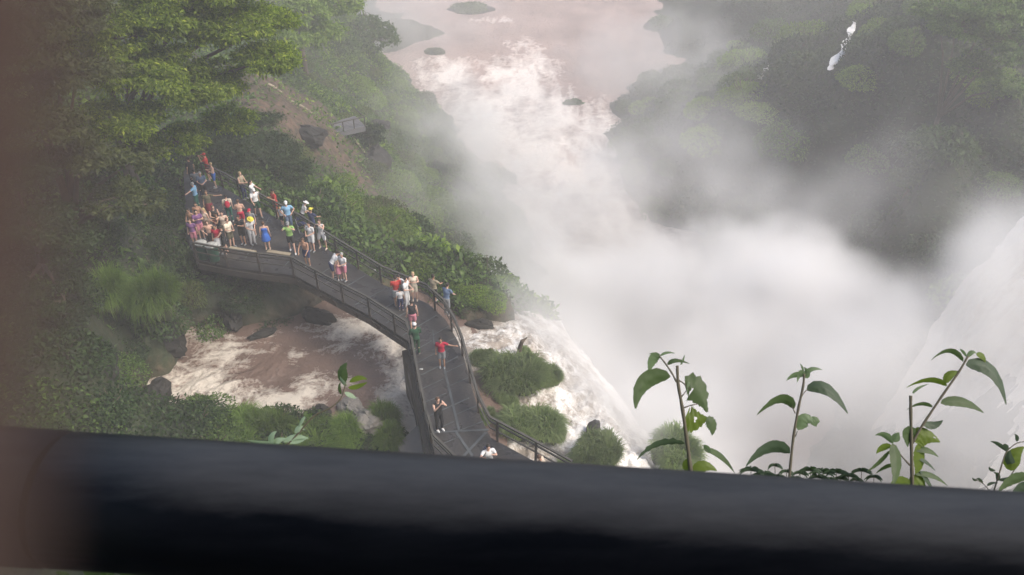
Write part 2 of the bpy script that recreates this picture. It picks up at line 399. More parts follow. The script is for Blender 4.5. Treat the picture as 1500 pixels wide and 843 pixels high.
# the far river
def river_foam(X, Y):
    wx = X + 10*(fbm(X*.06, Y*.03, 3) - .5); wy = Y + 12*(fbm(X*.05+9, Y*.05, 3) - .5)
    r = ridge(wx*.24, wy*.12, 6, .72)
    m = np.zeros_like(X)
    for b in [(655,110,-31,7,10),(690,155,-31,7,13),(760,130,-31,9,26),(740,190,-31,8,14),(800,170,-31,9,18),(840,250,-31,12,18),(790,230,-31,9,14),(860,320,-31,11,14),(880,200,-31,6,18),(636,92,-31,4,5),(720,30,-31,6,3),(920,420,-31,22,20)]:
        m = np.maximum(m, blob(X, Y, *b))
    return np.clip(.06 + (r - .25)*.5 + m*.62*(.5 + .9*r), 0, 1)
water('river', np.linspace(-70, 110, 420), np.concatenate([np.linspace(36, 130, 330), np.linspace(131, 420, 240)]),
      lambda X, Y: -31 + .55*(fbm(X*.35, Y*.25, 4) - .5) + .9*(ridge(X*.12, Y*.09, 3) - .4)*np.clip((150-Y)/50, .15, 1),
      river_foam, M['river'])
# the shallow pool / rapids beside and under the boardwalk
def pool_z(X, Y):
    t = fbm(X*.9 + 3*fbm(X*.3, Y*.3, 2), Y*.9, 4) - .5
    tu = np.maximum.reduce([blob(X, Y, 330, 570, -3.2, 3.2, 2), blob(X, Y, 240, 565, -3.2, 2, 2), blob(X, Y, 570, 500, -3.2, 2.5, 2.5), blob(X, Y, 600, 580, -3.2, 1.5, 3)])
    return -3.25 + t*(.12 + .5*tu)
def pool_foam(X, Y):
    wx = X + 2.2*(fbm(X*.35+5, Y*.35, 3) - .5); wy = Y + 2.6*(fbm(X*.3+50, Y*.4+9, 3) - .5)
    r = ridge(wx*.9, wy*1.3, 6, .75)
    m = np.zeros_like(X)
    for px, py, rx, ry, k in [(255,560,3,1.5,1),(330,575,2.6,1.1,.95),(410,588,2.2,.8,.9),(300,490,1.8,1.2,.6),(330,520,2.6,1.6,.55),(235,590,1.2,.8,.8),
                         (530,480,2.8,1.1,1),(575,500,1.6,1.6,.9),(595,560,1.3,2.6,.9),(612,620,1.2,1.6,.95),(470,560,1.6,.9,.8),(450,575,1.2,.7,.8),(500,510,1.3,.5,.6),(430,520,.7,.9,.5),(390,490,1,.5,.5)]:
        m = np.maximum(m, k*blob(X, Y, px, py, -3.2, rx, ry))
    calm = blob(X, Y, 395, 545, -3.2, 1.6, 1.2)
    return np.clip(.03 + r*.45 + m*(.2 + .95*r) - .25*calm, 0, 1)
water('pool_water', np.linspace(-17, -.2, 560), np.linspace(18, 36, 540), pool_z, pool_foam, M['pool'], mask=lambda X, Y: poly_sd(X, Y, POOL) < 1.2)
# rapids running from under the deck over the crest into the gorge
water('rapids', np.linspace(-3.6, 22, 420), np.linspace(17, 56, 520),
      lambda X, Y: rbf(_RP, _RW, X, Y) + .9*(fbm(X*1.1, Y*1.1, 5, .6) - .5)*np.clip((X+4)/5, .3, 1.6),
      lambda X, Y: np.clip(.02 + .75*ridge(X*1.0 + 2*fbm(X*.3, Y*.3, 2), Y*1.0, 5, .75) + .3*np.clip((X + 2)/8, 0, 1), 0, 1), M['rapids'], mask=lambda X, Y: poly_sd(X, Y, RAP) < 1.5)
# the big waterfall on the right, its lip along x = 31
nv, nu = 150, 260
vv = np.linspace(-.35, 1, nv); yy = np.linspace(10, 44.5, nu)
V, Yf = np.meshgrid(vv, yy, indexing='ij')
lip = 34.3 + 1.6*(fbm(Yf*.25, Yf*0+3, 3) - .5)
Xf = np.where(V < 0, lip + (-V)*60, lip - 6.5*np.sqrt(np.clip(V, 0, 1)))
Zf = np.where(V < 0, -3.2, -3.2 - 28.5*V**1.3)
dd = (fbm(Yf*1.5, V*5.0, 6, .68) - .5)*np.where(V < 0, .3, 2.6)
Xf = Xf - dd*np.where(V < 0, 0, 1); Zf = Zf + dd*np.where(V < 0, 1, .2); Yf = Yf + .8*np.clip(V,0,1)*(Yf > 36)*(Yf-36)/6
idx = np.arange(nv*nu).reshape(nv, nu)
q = np.stack([idx[:-1,:-1], idx[1:,:-1], idx[1:,1:], idx[:-1,1:]], -1).reshape(-1, 4)
me = mesh_np('waterfall', np.stack([Xf, Yf, Zf], -1).reshape(-1, 3), q, True)
a = me.attributes.new('foam', 'FLOAT', 'POINT'); a.data.foreach_set('value', np.clip(.3 + 1.0*ridge(Yf*1.3, V*4, 5, .75), 0, 1).ravel().astype(np.float32))
tag(link('waterfall', me, M['fall']), 'broad silty waterfall plunging into the mist at the right', 'waterfall')
# two thin white falls on the far bank
def thin_fall(pts, w0, w1, label):
    pts = [Vector(p) for p in pts]; L_ = []; nseg = 24
    vs = []; k = 9
    for i in range(nseg):
        t = i/(nseg-1)*(len(pts)-1); j = min(int(t), len(pts)-2); p = pts[j].lerp(pts[j+1], t-j)
        wd = w0 + (w1-w0)*i/(nseg-1)
        for s in range(k):
            a = (s/(k-1)-.5)
            vs.append((p.x + a*wd*2 + .25*math.sin(i*.9+s), p.y - .9*math.cos(a*3) + .3*random.random(), p.z + .15*random.random()))
    idx = np.arange(nseg*k).reshape(nseg, k)
    q = np.stack([idx[:-1,:-1], idx[:-1,1:], idx[1:,1:], idx[1:,:-1]], -1).reshape(-1, 4)
    me = mesh_np('thin_waterfall', np.array(vs), q, True)
    a = me.attributes.new('foam', 'FLOAT', 'POINT'); a.data.foreach_set('value', np.full(nseg*k, .9, np.float32))
    tag(link('thin_waterfall', me, M['rapids']), label, 'waterfall')
def ray_hit(px, py, y0=40, y1=170, off=.8):
    ys = np.linspace(y0, y1, 900); dep = R(PITCH) + math.atan((py - 421.5)/F); zr = CZ - ys*math.tan(dep)
    xs = (px-750)/F*(ys*CP + (CZ-zr)*SP); h = height(xs, ys); k = np.argmax(h > zr); k = k if k else -1
    return at_y(px, py, ys[k] - off)
thin_fall([ray_hit(1250,32,60,170,2.2), ray_hit(1243,52,60,170,2.2), ray_hit(1233,75,60,170,2.0), ray_hit(1213,100,60,170,1.6)], .12, .28, 'slender white waterfall dropping beside the dark cliff')
thin_fall([ray_hit(1135,93,60,170,1.6), ray_hit(1122,102,60,170,1.6), ray_hit(1110,114,60,170,1.4)], .12, .25, 'short white waterfall low on the hazy far bank')
# ------------------------------------------------------------------ the boardwalk
FAR = [(268,246),(300,262),(335,279),(378,305),(445,342),(488,371),(563,418),(627,445),(652,468),(668,496),(678,522),(690,567),(702,609),(718,641),(768,668),(836,706),(900,742)]
NEAR = [(272,296),(274,345),(290,382),(335,391),(373,397),(432,404),(494,438),(540,462),(598,500),(606,525),(614,570),(627,630),(638,668),(690,720),(740,748),(800,775)]
farw = [at(*p) for p in FAR]; nearw = [at(*p) for p in NEAR]
bw = empty('boardwalk', at(600, 560, 0)); tag(bw, 'dark metal-grating boardwalk with brown railings crossing above the muddy rapids', 'boardwalk')
bwo = Vector(bw.location)
def bpart(o): o.parent = bw; o.matrix_parent_inverse = Matrix.Translation(-bwo); return o
poly = farw + nearw[::-1]
tri = tessellate_polygon([[Vector((p.x, p.y, 0)) for p in poly]])
nP = len(poly); vsd = [(p.x, p.y, 0) for p in poly] + [(p.x, p.y, -.16) for p in poly]
fsd = [tuple(t) for t in tri] + [tuple(i + nP for i in t[::-1]) for t in tri] + [(i, (i+1) % nP, (i+1) % nP + nP, i + nP) for i in range(nP)]
md_ = MB(); md_.add(vsd, fsd); dk = md_.build('deck', M['deck']); bpart(dk)
bm = bmesh.new(); bm.from_mesh(dk.data); bmesh.ops.recalc_face_normals(bm, faces=bm.faces); bm.to_mesh(dk.data); bm.free()
def resample(pts, step):
    out = [pts[0]]; acc = 0
    for a, b in zip(pts[:-1], pts[1:]):
        L_ = (b - a).length; t = step - acc
        while t <= L_:
            out.append(a.lerp(b, t/L_)); t += step
        acc = (acc + L_) % step
    return out
# seams between deck panels
sm_ = MB()
def strip(a, b, w=.06, z=.008): sm_.bar(Vector((a.x, a.y, z)), Vector((b.x, b.y, z)), w, .012)
lowL = resample(nearw[8:13], .1); lowR = resample(farw[8:14], .1)
for i in range(1, 9):
    t = i/8.5
    a = lowL[int(t*(len(lowL)-1))]; b = lowR[int(t*(len(lowR)-1))]
    if i in (3, 6): strip(a.lerp(b, .08), a.lerp(b, .9), .05)
    else: strip(a.lerp(b, .05), a.lerp(b, .5), .035); strip(a.lerp(b, .5) + Vector((0,.35,0)), b.lerp(a, .04) + Vector((0,.35,0)), .035)
strip(at(648,528), at(673,633), .09, .012)
strip(at(634,484), at(636,505), .05, .012)
strip(at(637,634), at(716,630), .09, .012); strip(at(668,634), at(692,668), .1, .014); strip(at(712,634), at(676,672), .1, .016); strip(at(690,668), at(730,730), .07, .014)
for (a, b) in [((520,447),(562,425)),((545,462),(590,437)),((540,437),(568,455)),((500,424),(535,404)),((460,408),(500,382)),((415,392),(452,352)),((360,378),(395,318)),((565,474),(612,449)),((590,492),(640,462)),((310,372),(345,288))]:
    strip(at(*a), at(*b), .05)
bpart(sm_.build('seam_strip', M['seam']))
# girders and the wall that carries the lower run
g_ = MB()
for pts, off in ((nearw, .05), (farw, -.05)):
    for a, b in zip(pts[:-1], pts[1:]):
        g_.bar(a + Vector((0,0,-.32)), b + Vector((0,0,-.32)), .14, .32)
bpart(g_.build('girder', M['beam']))
wl = MB()
wpts = [nearw[8] + Vector((-.15, .2, 0))] + nearw[9:13]
for a, b in zip(wpts[:-1], wpts[1:]):
    wl.bar(a + Vector((-.06, .0, -2.6)), b + Vector((-.06, 0, -2.6)), .3, 3.85)
bpart(wl.build('side_wall', M['wall']))
# railings
def railing(pts, name_mid='mid_rail', skip=()):
    top = MB(); mid = MB()
    H = 1.08
    tp = [p + Vector((0,0,H)) for p in pts]
    for a, b in zip(tp[:-1], tp[1:]):
        top.bar(a, b, .085, .07)
        mid.bar(a - Vector((0,0,.20)), b - Vector((0,0,.20)), .05, .06)
        mid.bar(a - Vector((0,0,.55)), b - Vector((0,0,.55)), .04, .05)
    bpart(top.build('top_rail', M['rail'])); bpart(mid.build('mid_rail', M['rail']))
    for p in resample(pts, 1.75):
        pm = MB(); pm.box((p.x, p.y, H/2 - .03), (.09, .09, H)); bpart(pm.build('post', M['beam']))
railing(farw[1:-1])
railing(nearw[2:-1])
# the trash bins at the near corner
def bin_(p, rz, label):
    e = empty('litter_bin', p, rz); tag(e, label, 'litter bin', 'litter bins at the corner of the platform')
    b = MB(); b.tube([(0,0,0),(0,0,.05),(0,0,.82),(0,0,.86)], [.24,.25,.30,.30], 14); b.build('body', M['bingreen'], e)
    l_ = MB(); l_.tube([(0,0,.86),(0,0,.90),(0,0,.95),(0,0,.97)], [.315,.315,.2,.06], 14); l_.box((0,-.31,.93),(.18,.05,.05)); l_.build('lid', M['binlid'], e)
M['bingreen'] = simple('green_bin_plastic', (.02,.07,.045), .5, .15, 5); M['binlid'] = simple('grey_white_lid', (.38,.39,.37), .5, .25, 9)
bin_(at(299,378), .2, 'green litter bin with pale lid, the one further from the cream board')
bin_(at(315,381), -.1, 'green litter bin with pale lid, the one next to the cream board')
# cream board along the near railing and a short one further along
for (a, b, lb) in [((336,363),(374,370),'long cream board lying along the platform railing beside the bins'),((392,368),(425,373),'short cream board on the platform floor behind the railing')]:
    z = 1.0 if a[0] < 380 else .03
    e = MB(); A = at(a[0], a[1], z); B_ = at(b[0], b[1], z)
    e.bar(A, B_, .22, .05); e.bar(A + Vector((0,0,-.03)), B_ + Vector((0,0,-.03)), .1, .04)
    tag(e.build('board', M['wood']), lb, 'board')
# lower landing on the slope and fallen handrails
e = empty('trail_landing', at(495,195,-9)); tag(e, 'grey boarded landing of the lower trail on the bare slope', 'landing')
eo = Vector(e.location)
LA = [at(455,203,-8.9), at(535,185,-8.9), at(520,170,-8.9), at(450,190,-8.9)]
b = MB(); b.add([p for p in LA] + [p - Vector((0,0,.5)) for p in LA], [(0,1,2,3),(7,6,5,4),(0,1,5,4),(1,2,6,5),(2,3,7,6),(3,0,4,7)])
for k in range(1, 8):
    t = k/8; b.bar(LA[0].lerp(LA[3], t) + Vector((0,0,.02)), LA[1].lerp(LA[2], t) + Vector((0,0,.02)), .05, .04)
o = b.build('boards', simple('wet_grey_boards', (.13,.13,.135), .7, .3, 2)); o.parent = e; o.matrix_parent_inverse = Matrix.Translation(-eo)
b = MB(); b.bar(LA[0] + Vector((0,0,.9)), LA[1] + Vector((0,0,.9)), .09, .09); b.bar(LA[1] + Vector((0,0,.9)), LA[2] + Vector((0,0,.9)), .09, .09)
o = b.build('handrail', M['rail']); o.parent = e; o.matrix_parent_inverse = Matrix.Translation(-eo)
for k in range(6):
    p = LA[0].lerp(LA[1], k/5); b = MB(); b.box((p.x, p.y, p.z + .45), (.1,.1,.95)); o = b.build('post', M['rail']); o.parent = e; o.matrix_parent_inverse = Matrix.Translation(-eo)
def ground_bar(a, b, lb, r=.11):
    A = Vector(a); B_ = Vector(b); e = MB(); m1 = A.lerp(B_, .5) + Vector((0,0,.12))
    e.tube([A, m1, B_], [r, r*.9, r*.7], 6)
    tag(e.build('fallen_pole', M['wood']), lb, 'pole')
def gp(px, py, z, up=.45): p = at(px, py, z); p.z = hz(p.x, p.y) + up; return p
ground_bar(gp(428,168,-6), gp(460,184,-7), 'long pale pole lying above the grey landing')
ground_bar(gp(398,160,-5), gp(420,176,-6), 'pale pole lying on the brown scar beside the dark trees')
ground_bar(gp(512,170,-8), gp(541,196,-9), 'thin brown pole leaning at the end of the landing', .09)
# broken stump on the shelf right of the boardwalk
p = at(757, 517, -3.2); b = MB(); q_ = at_y(765, 500, p.y - .1)
b.tube([p - Vector((0,0,.8)), p.lerp(q_, .5) + Vector((.03,0,0)), q_, q_ + Vector((.25,.1,.15))], [.13,.11,.10,.02], 7)
st = b.build('dead_stump', M['bark']); tag(st, 'short leaning dead stump at the edge of the white rapids', 'tree stump')
# flat grey slab by the foot of the boardwalk
b = MB(); sp = [at(582,652,-2.0), at(612,622,-2.0), at(640,664,-2.0), at(640,720,-2.0), at(600,690,-2.0)]
b.add(sp + [p - Vector((0,0,1.5)) for p in sp], [(4,3,2,1,0)] + [(i,(i+1)%5,(i+1)%5+5,i+5) for i in range(5)])
tag(b.build('concrete_block', M['slab']), 'flat grey concrete block at the foot of the boardwalk wall', 'concrete block')

# ------------------------------------------------------------------ the lookout: floor, posts, near rail, finger bar
M['nearrail'] = None
m, nt, N, L, B = mat('black_painted_pipe')
tc = N.new('ShaderNodeTexCoord'); mp = N.new('ShaderNodeMapping'); mp.inputs['Scale'].default_value = (4, 22, 22)
n1 = N.new('ShaderNodeTexNoise'); n1.inputs['Scale'].default_value = 3; n1.inputs['Detail'].default_value = 8; n1.inputs['Roughness'].default_value = .7
L.new(tc.outputs['Object'], mp.inputs[0]); L.new(mp.outputs[0], n1.inputs['Vector'])
r = N.new('ShaderNodeValToRGB'); r.color_ramp.elements[0].position = .35; r.color_ramp.elements[1].position = .72
r.color_ramp.elements[0].color = (.005,.007,.012,1); r.color_ramp.elements[1].color = (.016,.019,.026,1)
L.new(n1.outputs[0], r.inputs[0])
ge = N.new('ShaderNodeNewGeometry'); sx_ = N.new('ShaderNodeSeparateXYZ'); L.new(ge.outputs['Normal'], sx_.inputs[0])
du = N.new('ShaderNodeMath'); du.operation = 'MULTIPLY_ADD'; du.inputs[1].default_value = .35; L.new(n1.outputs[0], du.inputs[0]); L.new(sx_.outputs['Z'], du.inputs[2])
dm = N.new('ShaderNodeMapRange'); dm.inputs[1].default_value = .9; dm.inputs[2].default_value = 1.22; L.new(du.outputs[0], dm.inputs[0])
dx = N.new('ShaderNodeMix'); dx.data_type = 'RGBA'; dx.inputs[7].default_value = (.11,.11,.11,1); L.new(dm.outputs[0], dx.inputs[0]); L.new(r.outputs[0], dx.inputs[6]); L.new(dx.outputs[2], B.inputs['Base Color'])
mr = N.new('ShaderNodeMapRange'); mr.inputs[3].default_value = .42; mr.inputs[4].default_value = .65
L.new(n1.outputs[0], mr.inputs[0]); L.new(mr.outputs[0], B.inputs['Roughness'])
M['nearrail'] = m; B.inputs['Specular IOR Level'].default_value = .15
lk = empty('lookout_railing', (0, .32, 20.9)); tag(lk, 'thick black pipe handrail of the lookout, close and out of focus', 'railing')
lo = Vector(lk.location)
def lpart(o): o.parent = lk; o.matrix_parent_inverse = Matrix.Translation(-lo); return o
DR = .50; RR = .0415
# axis of the pipe: its upper silhouette passes photo pixels (30,628) and (1500,722)
def axis_pt(px, py, d): return at_d(px, py + RR/d*F, d)
A0 = axis_pt(108, 634, DR); B0 = axis_pt(1500, 723, DR*.985)
dirv = (B0 - A0).normalized()
A_ = A0 - dirv*.004; far_ = B0 + dirv*.5
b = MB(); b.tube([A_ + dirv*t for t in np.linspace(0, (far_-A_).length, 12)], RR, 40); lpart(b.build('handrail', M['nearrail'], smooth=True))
b = MB(); b.tube([A_ - dirv*.0015, A_ - dirv*.006], [RR*.93]*2, 40, cap=False); lpart(b.build('joint', simple('black_joint', (.01,.01,.01), .9, .1, 5), smooth=True))
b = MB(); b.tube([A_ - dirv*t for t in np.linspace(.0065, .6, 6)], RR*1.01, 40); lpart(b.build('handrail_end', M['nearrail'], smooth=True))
for t in (-.35, .95):
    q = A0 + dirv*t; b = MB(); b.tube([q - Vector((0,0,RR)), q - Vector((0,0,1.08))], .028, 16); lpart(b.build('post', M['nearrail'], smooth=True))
b = MB(); b.box((0, -.65, 20.86), (4.5, 2.3, .12)); tag(b.build('lookout_floor', M['beam']), kind='structure')
b = MB(); b.box((0, -1.2, 22.2), (4.5, .15, 2.56)); tag(b.build('shade_wall', M['beam']), 'unseen dark wall added behind the lookout to shade the pipe', 'wall')  # added out of view, keeps sky light from behind off the near pipe
b = MB(); b.box((0, -.75, 23.6), (5.0, 1.7, .14)); tag(b.build('shade_roof', M['beam']), 'unseen dark slab added over the lookout to shade the pipe', 'roof')  # unseen slab added overhead so the near side of the pipe stays dark
# finger over the edge of the lens, built as a plain brown bar
PD = .00657
cxp = at_d(750 - 0.01075/PD*F, 421.5, PD)
b = MB(); k = []
for t in np.linspace(-.05, .05, 9): k.append(cxp + (UPV + Vector((.07,0,0)))*t + Vector((.0003*math.sin(t*60) , 0, 0)))
b.tube(k, .006, 24)
tag(b.build('post', simple('brown_finger_bar', (.24,.152,.118), .85, .2, 60), smooth=True), 'brown bar standing in for a finger, out of focus right against the lens at the left edge', 'post')
# ------------------------------------------------------------------ foliage
def leaf_cards(P, Nrm, size, rnd, aspect=.45, bend=.25, name='leaves', up=.5):
    """one bent leaf (2 quads) per point; P (n,3) points, Nrm (n,3) outward directions"""
    n = len(P); d = rnd.normal(size=(n, 3)) + Nrm*.9 + np.array([0, 0, -.25])
    d /= np.linalg.norm(d, axis=1)[:, None]
    nn = Nrm*.8 + np.array([0, 0, up]) + rnd.normal(size=(n, 3))*.45
    s = np.cross(d, nn); s /= (np.linalg.norm(s, axis=1)[:, None] + 1e-9); nn = np.cross(s, d)
    L_ = (size*rnd.uniform(.6, 1.35, n))[:, None]; W_ = L_*aspect*.5
    a = P; b = P + d*L_*.5 + s*W_ + nn*L_*.06; c = P + d*L_ - nn*L_*bend; e = P + d*L_*.5 - s*W_ + nn*L_*.06
    V = np.stack([a, b, c, e], 1).reshape(-1, 3)
    return V, np.arange(4*n).reshape(n, 4)
def lumpy(dirs, k, seed, amp=.35):
    """radius multiplier over directions from k random lobes"""
    r_ = np.random.default_rng(seed); c = r_.normal(size=(k, 3)); c /= np.linalg.norm(c, axis=1)[:, None]
    c[:, 2] = np.abs(c[:, 2])*.8
    h = r_.uniform(.4, 1, k); dt = dirs @ c.T
    return 1 - amp + amp*1.15*np.max(h*np.clip((dt - .55)/.45, 0, 1)**.7, axis=1)
def shrub_mesh(seed, n=900, lobes=9, size=.13, flat=.75, aspect=.5, name='foliage'):
    r_ = np.random.default_rng(seed)
    d = r_.normal(size=(n, 3)); d[:, 2] = np.abs(d[:, 2])*1.0 - .12; d /= np.linalg.norm(d, axis=1)[:, None]
    r = lumpy(d, lobes, seed+1, .42)*np.where(r_.random(n) < .8, r_.uniform(.86, 1.05, n), r_.uniform(.35, .9, n))
    P = d*r[:, None]*np.array([1, 1, flat])
    V, Fc = leaf_cards(P, d, size, r_, aspect)
    return mesh_np(name, V, Fc)
def stems_mesh(seed, k=6, r=.035, h=.7):
    r_ = random.Random(seed); b = MB()
    for i in range(k):
        a = r_.random()*6.28; t = r_.uniform(.2, .6)
        b.tube([(0,0,-.35), (math.cos(a)*t*.4, math.sin(a)*t*.4, h*.35), (math.cos(a)*t, math.sin(a)*t, h*.8)], [r, r*.7, r*.25], 5)
    return b.mesh('stem')
SH = {}
for key, m_, sz, lb in (('mid','leaf_mid',.10,9),('cliff','leaf_cliff',.15,9),('dark','leaf_dark',.12,8),('lime','leaf_lime',.085,8),('olive','leaf_olive',.10,10)):
    SH[key] = []
    for j in range(3):
        me = shrub_mesh(100 + j*7 + len(key)*31, {'lime':2400,'mid':1800}.get(key, 1500), lb, sz, .72)
        me.materials.append(M[m_]); st = stems_mesh(j+3); st.materials.append(M['bark']); SH[key].append((me, st))
def shrub(key, j, p, s, sz, rz, label, group, name='shrub', cat='shrub'):
    e = empty(name, p, rz); e.scale = (s, s, sz); tag(e, label, cat, group)
    me, st = SH[key][j % 3]
    link('foliage', me, None, e); link('stem', st, None, e)
    return e
# --- scattered undergrowth (uncountable): leaves over every green slope, one object per zone
def in_view(x, y, z, mx=40, top=-40, bot=760):
    d = CZ - z; ax = y*CP + d*SP
    px = 750 + x/ax*F; py = 421.5 - F*(y*SP - d*CP)/ax
    return (px > -mx) & (px < 1500+mx) & (py > top) & (py < bot) & (ax > 1)
def point_in(x, y, poly):
    c = False; j = len(poly)-1
    for i in range(len(poly)):
        if ((poly[i].y > y) != (poly[j].y > y)) and x < (poly[j].x-poly[i].x)*(y-poly[i].y)/(poly[j].y-poly[i].y)+poly[i].x: c = not c
        j = i
    return c
def water_at(x, y):
    pass
def undergrowth(name, x0, x1, y0, y1, dens, size, m_, seed, cond):
    r_ = np.random.default_rng(seed); n = int((x1-x0)*(y1-y0)*dens)
    x = r_.uniform(x0, x1, n); y = r_.uniform(y0, y1, n); z = height(x, y)
    k = in_view(x, y, z) & cond(x, y, z)
    pn = fbm(x*.25, y*.25, 3); k &= r_.random(n) < np.clip(.35 + (pn-.3)*2.2, .2, 1)
    e = np.zeros_like(x)
    for p, rx, ry in EARTH: e = np.maximum(e, 1.15 - np.hypot((x-p.x)/rx, (y-p.y)/ry)*.9)
    k &= r_.random(n) > np.clip(e*1.0, 0, .86)
    # keep the deck clear
    x, y, z = x[k], y[k], z[k]
    kk = np.array([not point_in(a, b, DECKP) for a, b in zip(x, y)]) if name == 'u_near' else np.ones(len(x), bool)
    x, y, z = x[kk], y[kk], z[kk]; n = len(x)
    tuft = fbm(x*.6+9, y*.6, 3)
    P = np.stack([x, y, z + r_.uniform(-.05, 1, n)*np.clip((tuft-.3)*3.2, .15, 1.6)*size*2.2], -1)
    Nn = np.stack([np.zeros(n), np.zeros(n), np.ones(n)], -1)
    V, Fc = leaf_cards(P, Nn, size, r_, .5)
    tag(link('undergrowth', mesh_np('undergrowth', V, Fc), M[m_]), kind='stuff')
DECKP = farw + nearw[::-1]
land = lambda x, y, z: (z > -30.6) & (poly_sd(x, y, POOL) > .4) & (poly_sd(x, y, RAP) > .5)
undergrowth('u_near', -48, 12, 30, 150, 42, .36, 'leaf_mid', 1, lambda x,y,z: land(x,y,z))
undergrowth('u_left2', -48, 12, 38, 150, 16, .40, 'leaf_lime', 2, lambda x,y,z: land(x,y,z) & (fbm(x*.12+3,y*.12,2) > .52) )
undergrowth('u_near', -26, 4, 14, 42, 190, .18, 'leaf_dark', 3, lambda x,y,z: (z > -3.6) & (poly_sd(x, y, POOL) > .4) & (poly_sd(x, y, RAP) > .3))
undergrowth('u_near', -26, 4, 14, 42, 80, .2, 'leaf_mid', 13, lambda x,y,z: (z > -3.4) & (poly_sd(x, y, POOL) > .5) & (poly_sd(x, y, RAP) > .4) & (fbm(x*.4, y*.4, 2) > .45))
undergrowth('u_right', 12, 70, 50, 150, 26, .42, 'leaf_cliff', 4, lambda x,y,z: land(x,y,z))
undergrowth('u_right2', 12, 70, 50, 150, 14, .42, 'leaf_dark', 5, lambda x,y,z: land(x,y,z))

# --- shrubs one can tell apart on the slopes
rs = random.Random(11)
def clear_of_deck(x, y, r):
    for i in range(8):
        a = i*math.pi/4
        if point_in(x + math.cos(a)*r, y + math.sin(a)*r, DECKP): return False
    return not point_in(x, y, DECKP)
def view1(x, y, z):
    d = CZ - z; ax = y*CP + d*SP
    return 750 + x/ax*F, 421.5 - F*(y*SP - d*CP)/ax
cnt = {}
def scatter(n, box, s0, s1, keys, region, maxtry=6000, gap=.75):
    x0, x1, y0, y1 = box; placed = []; t = 0
    while len(placed) < n and t < maxtry:
        t += 1; x = rs.uniform(x0, x1); y = rs.uniform(y0, y1); z = hz(x, y)
        if z < -30.4: continue
        px, py = view1(x, y, z)
        if not (-30 < px < 1530 and -30 < py < 700): continue
        s = rs.uniform(s0, s1)
        lb = region(px, py, x, y, z, s)
        if lb is None: continue
        if any(math.hypot(x-a, y-b) < (s+c)*gap for a, b, c in placed): continue
        if earth_at(x, y) > .45 and rs.random() < .6: continue
        if not clear_of_deck(x, y, s*1.05): continue
        placed.append((x, y, s)); key, label, group = lb
        shrub(key, rs.randrange(3), (x, y, z - s*.1), s, s*rs.uniform(.85, 1.25), rs.random()*6.28, label, group)
def reg_slope(px, py, x, y, z, s):
    if not (380 < px < 800): return None
    fog = px > 640
    if 380 < px < 560 and 90 < py < 260:
        return ('olive', 'small olive shrub dotted over the bare brown scar', 'shrubs on the bare scar') if s < 1.6 else None
    if py < 110: return (rs.choice(['mid','lime']), 'hazy pale green shrub high on the left bank of the river', 'shrubs high on the left bank')
    if fog: return (rs.choice(['mid','mid','dark']), 'shrub half lost in mist at the foot of the left slope', 'misty shrubs at the river edge')
    if y < 52: return (rs.choice(['dark','mid','mid','olive']), 'leafy shrub just below the far railing of the boardwalk', 'shrubs below the boardwalk railing')
    return (rs.choice(['lime','lime','lime','mid','olive']), 'yellow green rounded shrub on the slope between boardwalk and river', 'shrubs on the slope to the river')
scatter(105, (-34, 9, 40, 120), 1.1, 2.7, None, reg_slope, gap=.62)
def reg_right(px, py, x, y, z, s):
    if px < 890: return None
    if (1185 < px < 1262 and 15 < py < 150) or (1095 < px < 1145 and 80 < py < 160): return None
    if px > 1230: return (rs.choice(['cliff','cliff','mid','lime']), 'dark green shrub clinging to the right-hand cliff', 'shrubs on the dark cliff')
    return (rs.choice(['mid','cliff','mid','lime']), 'grey green shrub on the misty spur beyond the plunge pool', 'shrubs on the misty spur')
scatter(95, (12, 66, 56, 132), 2.0, 4.4, None, reg_right, gap=.62)
def reg_near(px, py, x, y, z, s):
    if px > 470 or z < -2.9 or px < 60: return None
    if 170 < px < 285 and 530 < py < 660: return None
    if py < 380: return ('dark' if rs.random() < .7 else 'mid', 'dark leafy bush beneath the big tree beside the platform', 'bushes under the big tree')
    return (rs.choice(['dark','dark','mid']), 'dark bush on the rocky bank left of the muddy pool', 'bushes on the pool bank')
scatter(62, (-30, -6, 18, 46), .9, 1.8, None, reg_near, gap=.6)
# named bushes
def named(key, px, py, z, s, label, sz=None, lift=0):
    p = at(px, py, z); zz = hz(p.x, p.y)
    return shrub(key, int(px) % 3, (p.x, p.y, zz + lift - .1*s), s, sz or s, px*.7, label, None)
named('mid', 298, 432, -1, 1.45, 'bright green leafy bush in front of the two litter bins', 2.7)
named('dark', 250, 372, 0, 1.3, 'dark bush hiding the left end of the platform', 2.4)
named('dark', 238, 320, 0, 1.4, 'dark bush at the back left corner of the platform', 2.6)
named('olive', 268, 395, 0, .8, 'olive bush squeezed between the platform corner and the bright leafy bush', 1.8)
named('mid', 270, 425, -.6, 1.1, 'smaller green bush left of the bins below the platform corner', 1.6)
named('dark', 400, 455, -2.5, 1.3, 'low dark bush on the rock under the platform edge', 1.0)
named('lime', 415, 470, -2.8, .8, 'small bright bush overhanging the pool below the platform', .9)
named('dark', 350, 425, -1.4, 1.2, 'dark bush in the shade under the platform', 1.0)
for i, (px, py, z, s_, lb) in enumerate([(165,545,1,1.0,'dark bush above the water outlet, nearest the round boulder'),(120,500,2,1.2,'bush in deep shade left of the drooping grass tussock'),(195,515,0,.8,'small bush growing on the dark rock below the drooping grass'),(150,590,-.5,1.0,'bush at the lower left corner just above the black pipe'),(205,625,-1.8,.7,'low bush by the pipe below the water outlet')]):
    named('dark' if i % 2 else 'mid', px, py, z, s_, lb, s_*1.2)
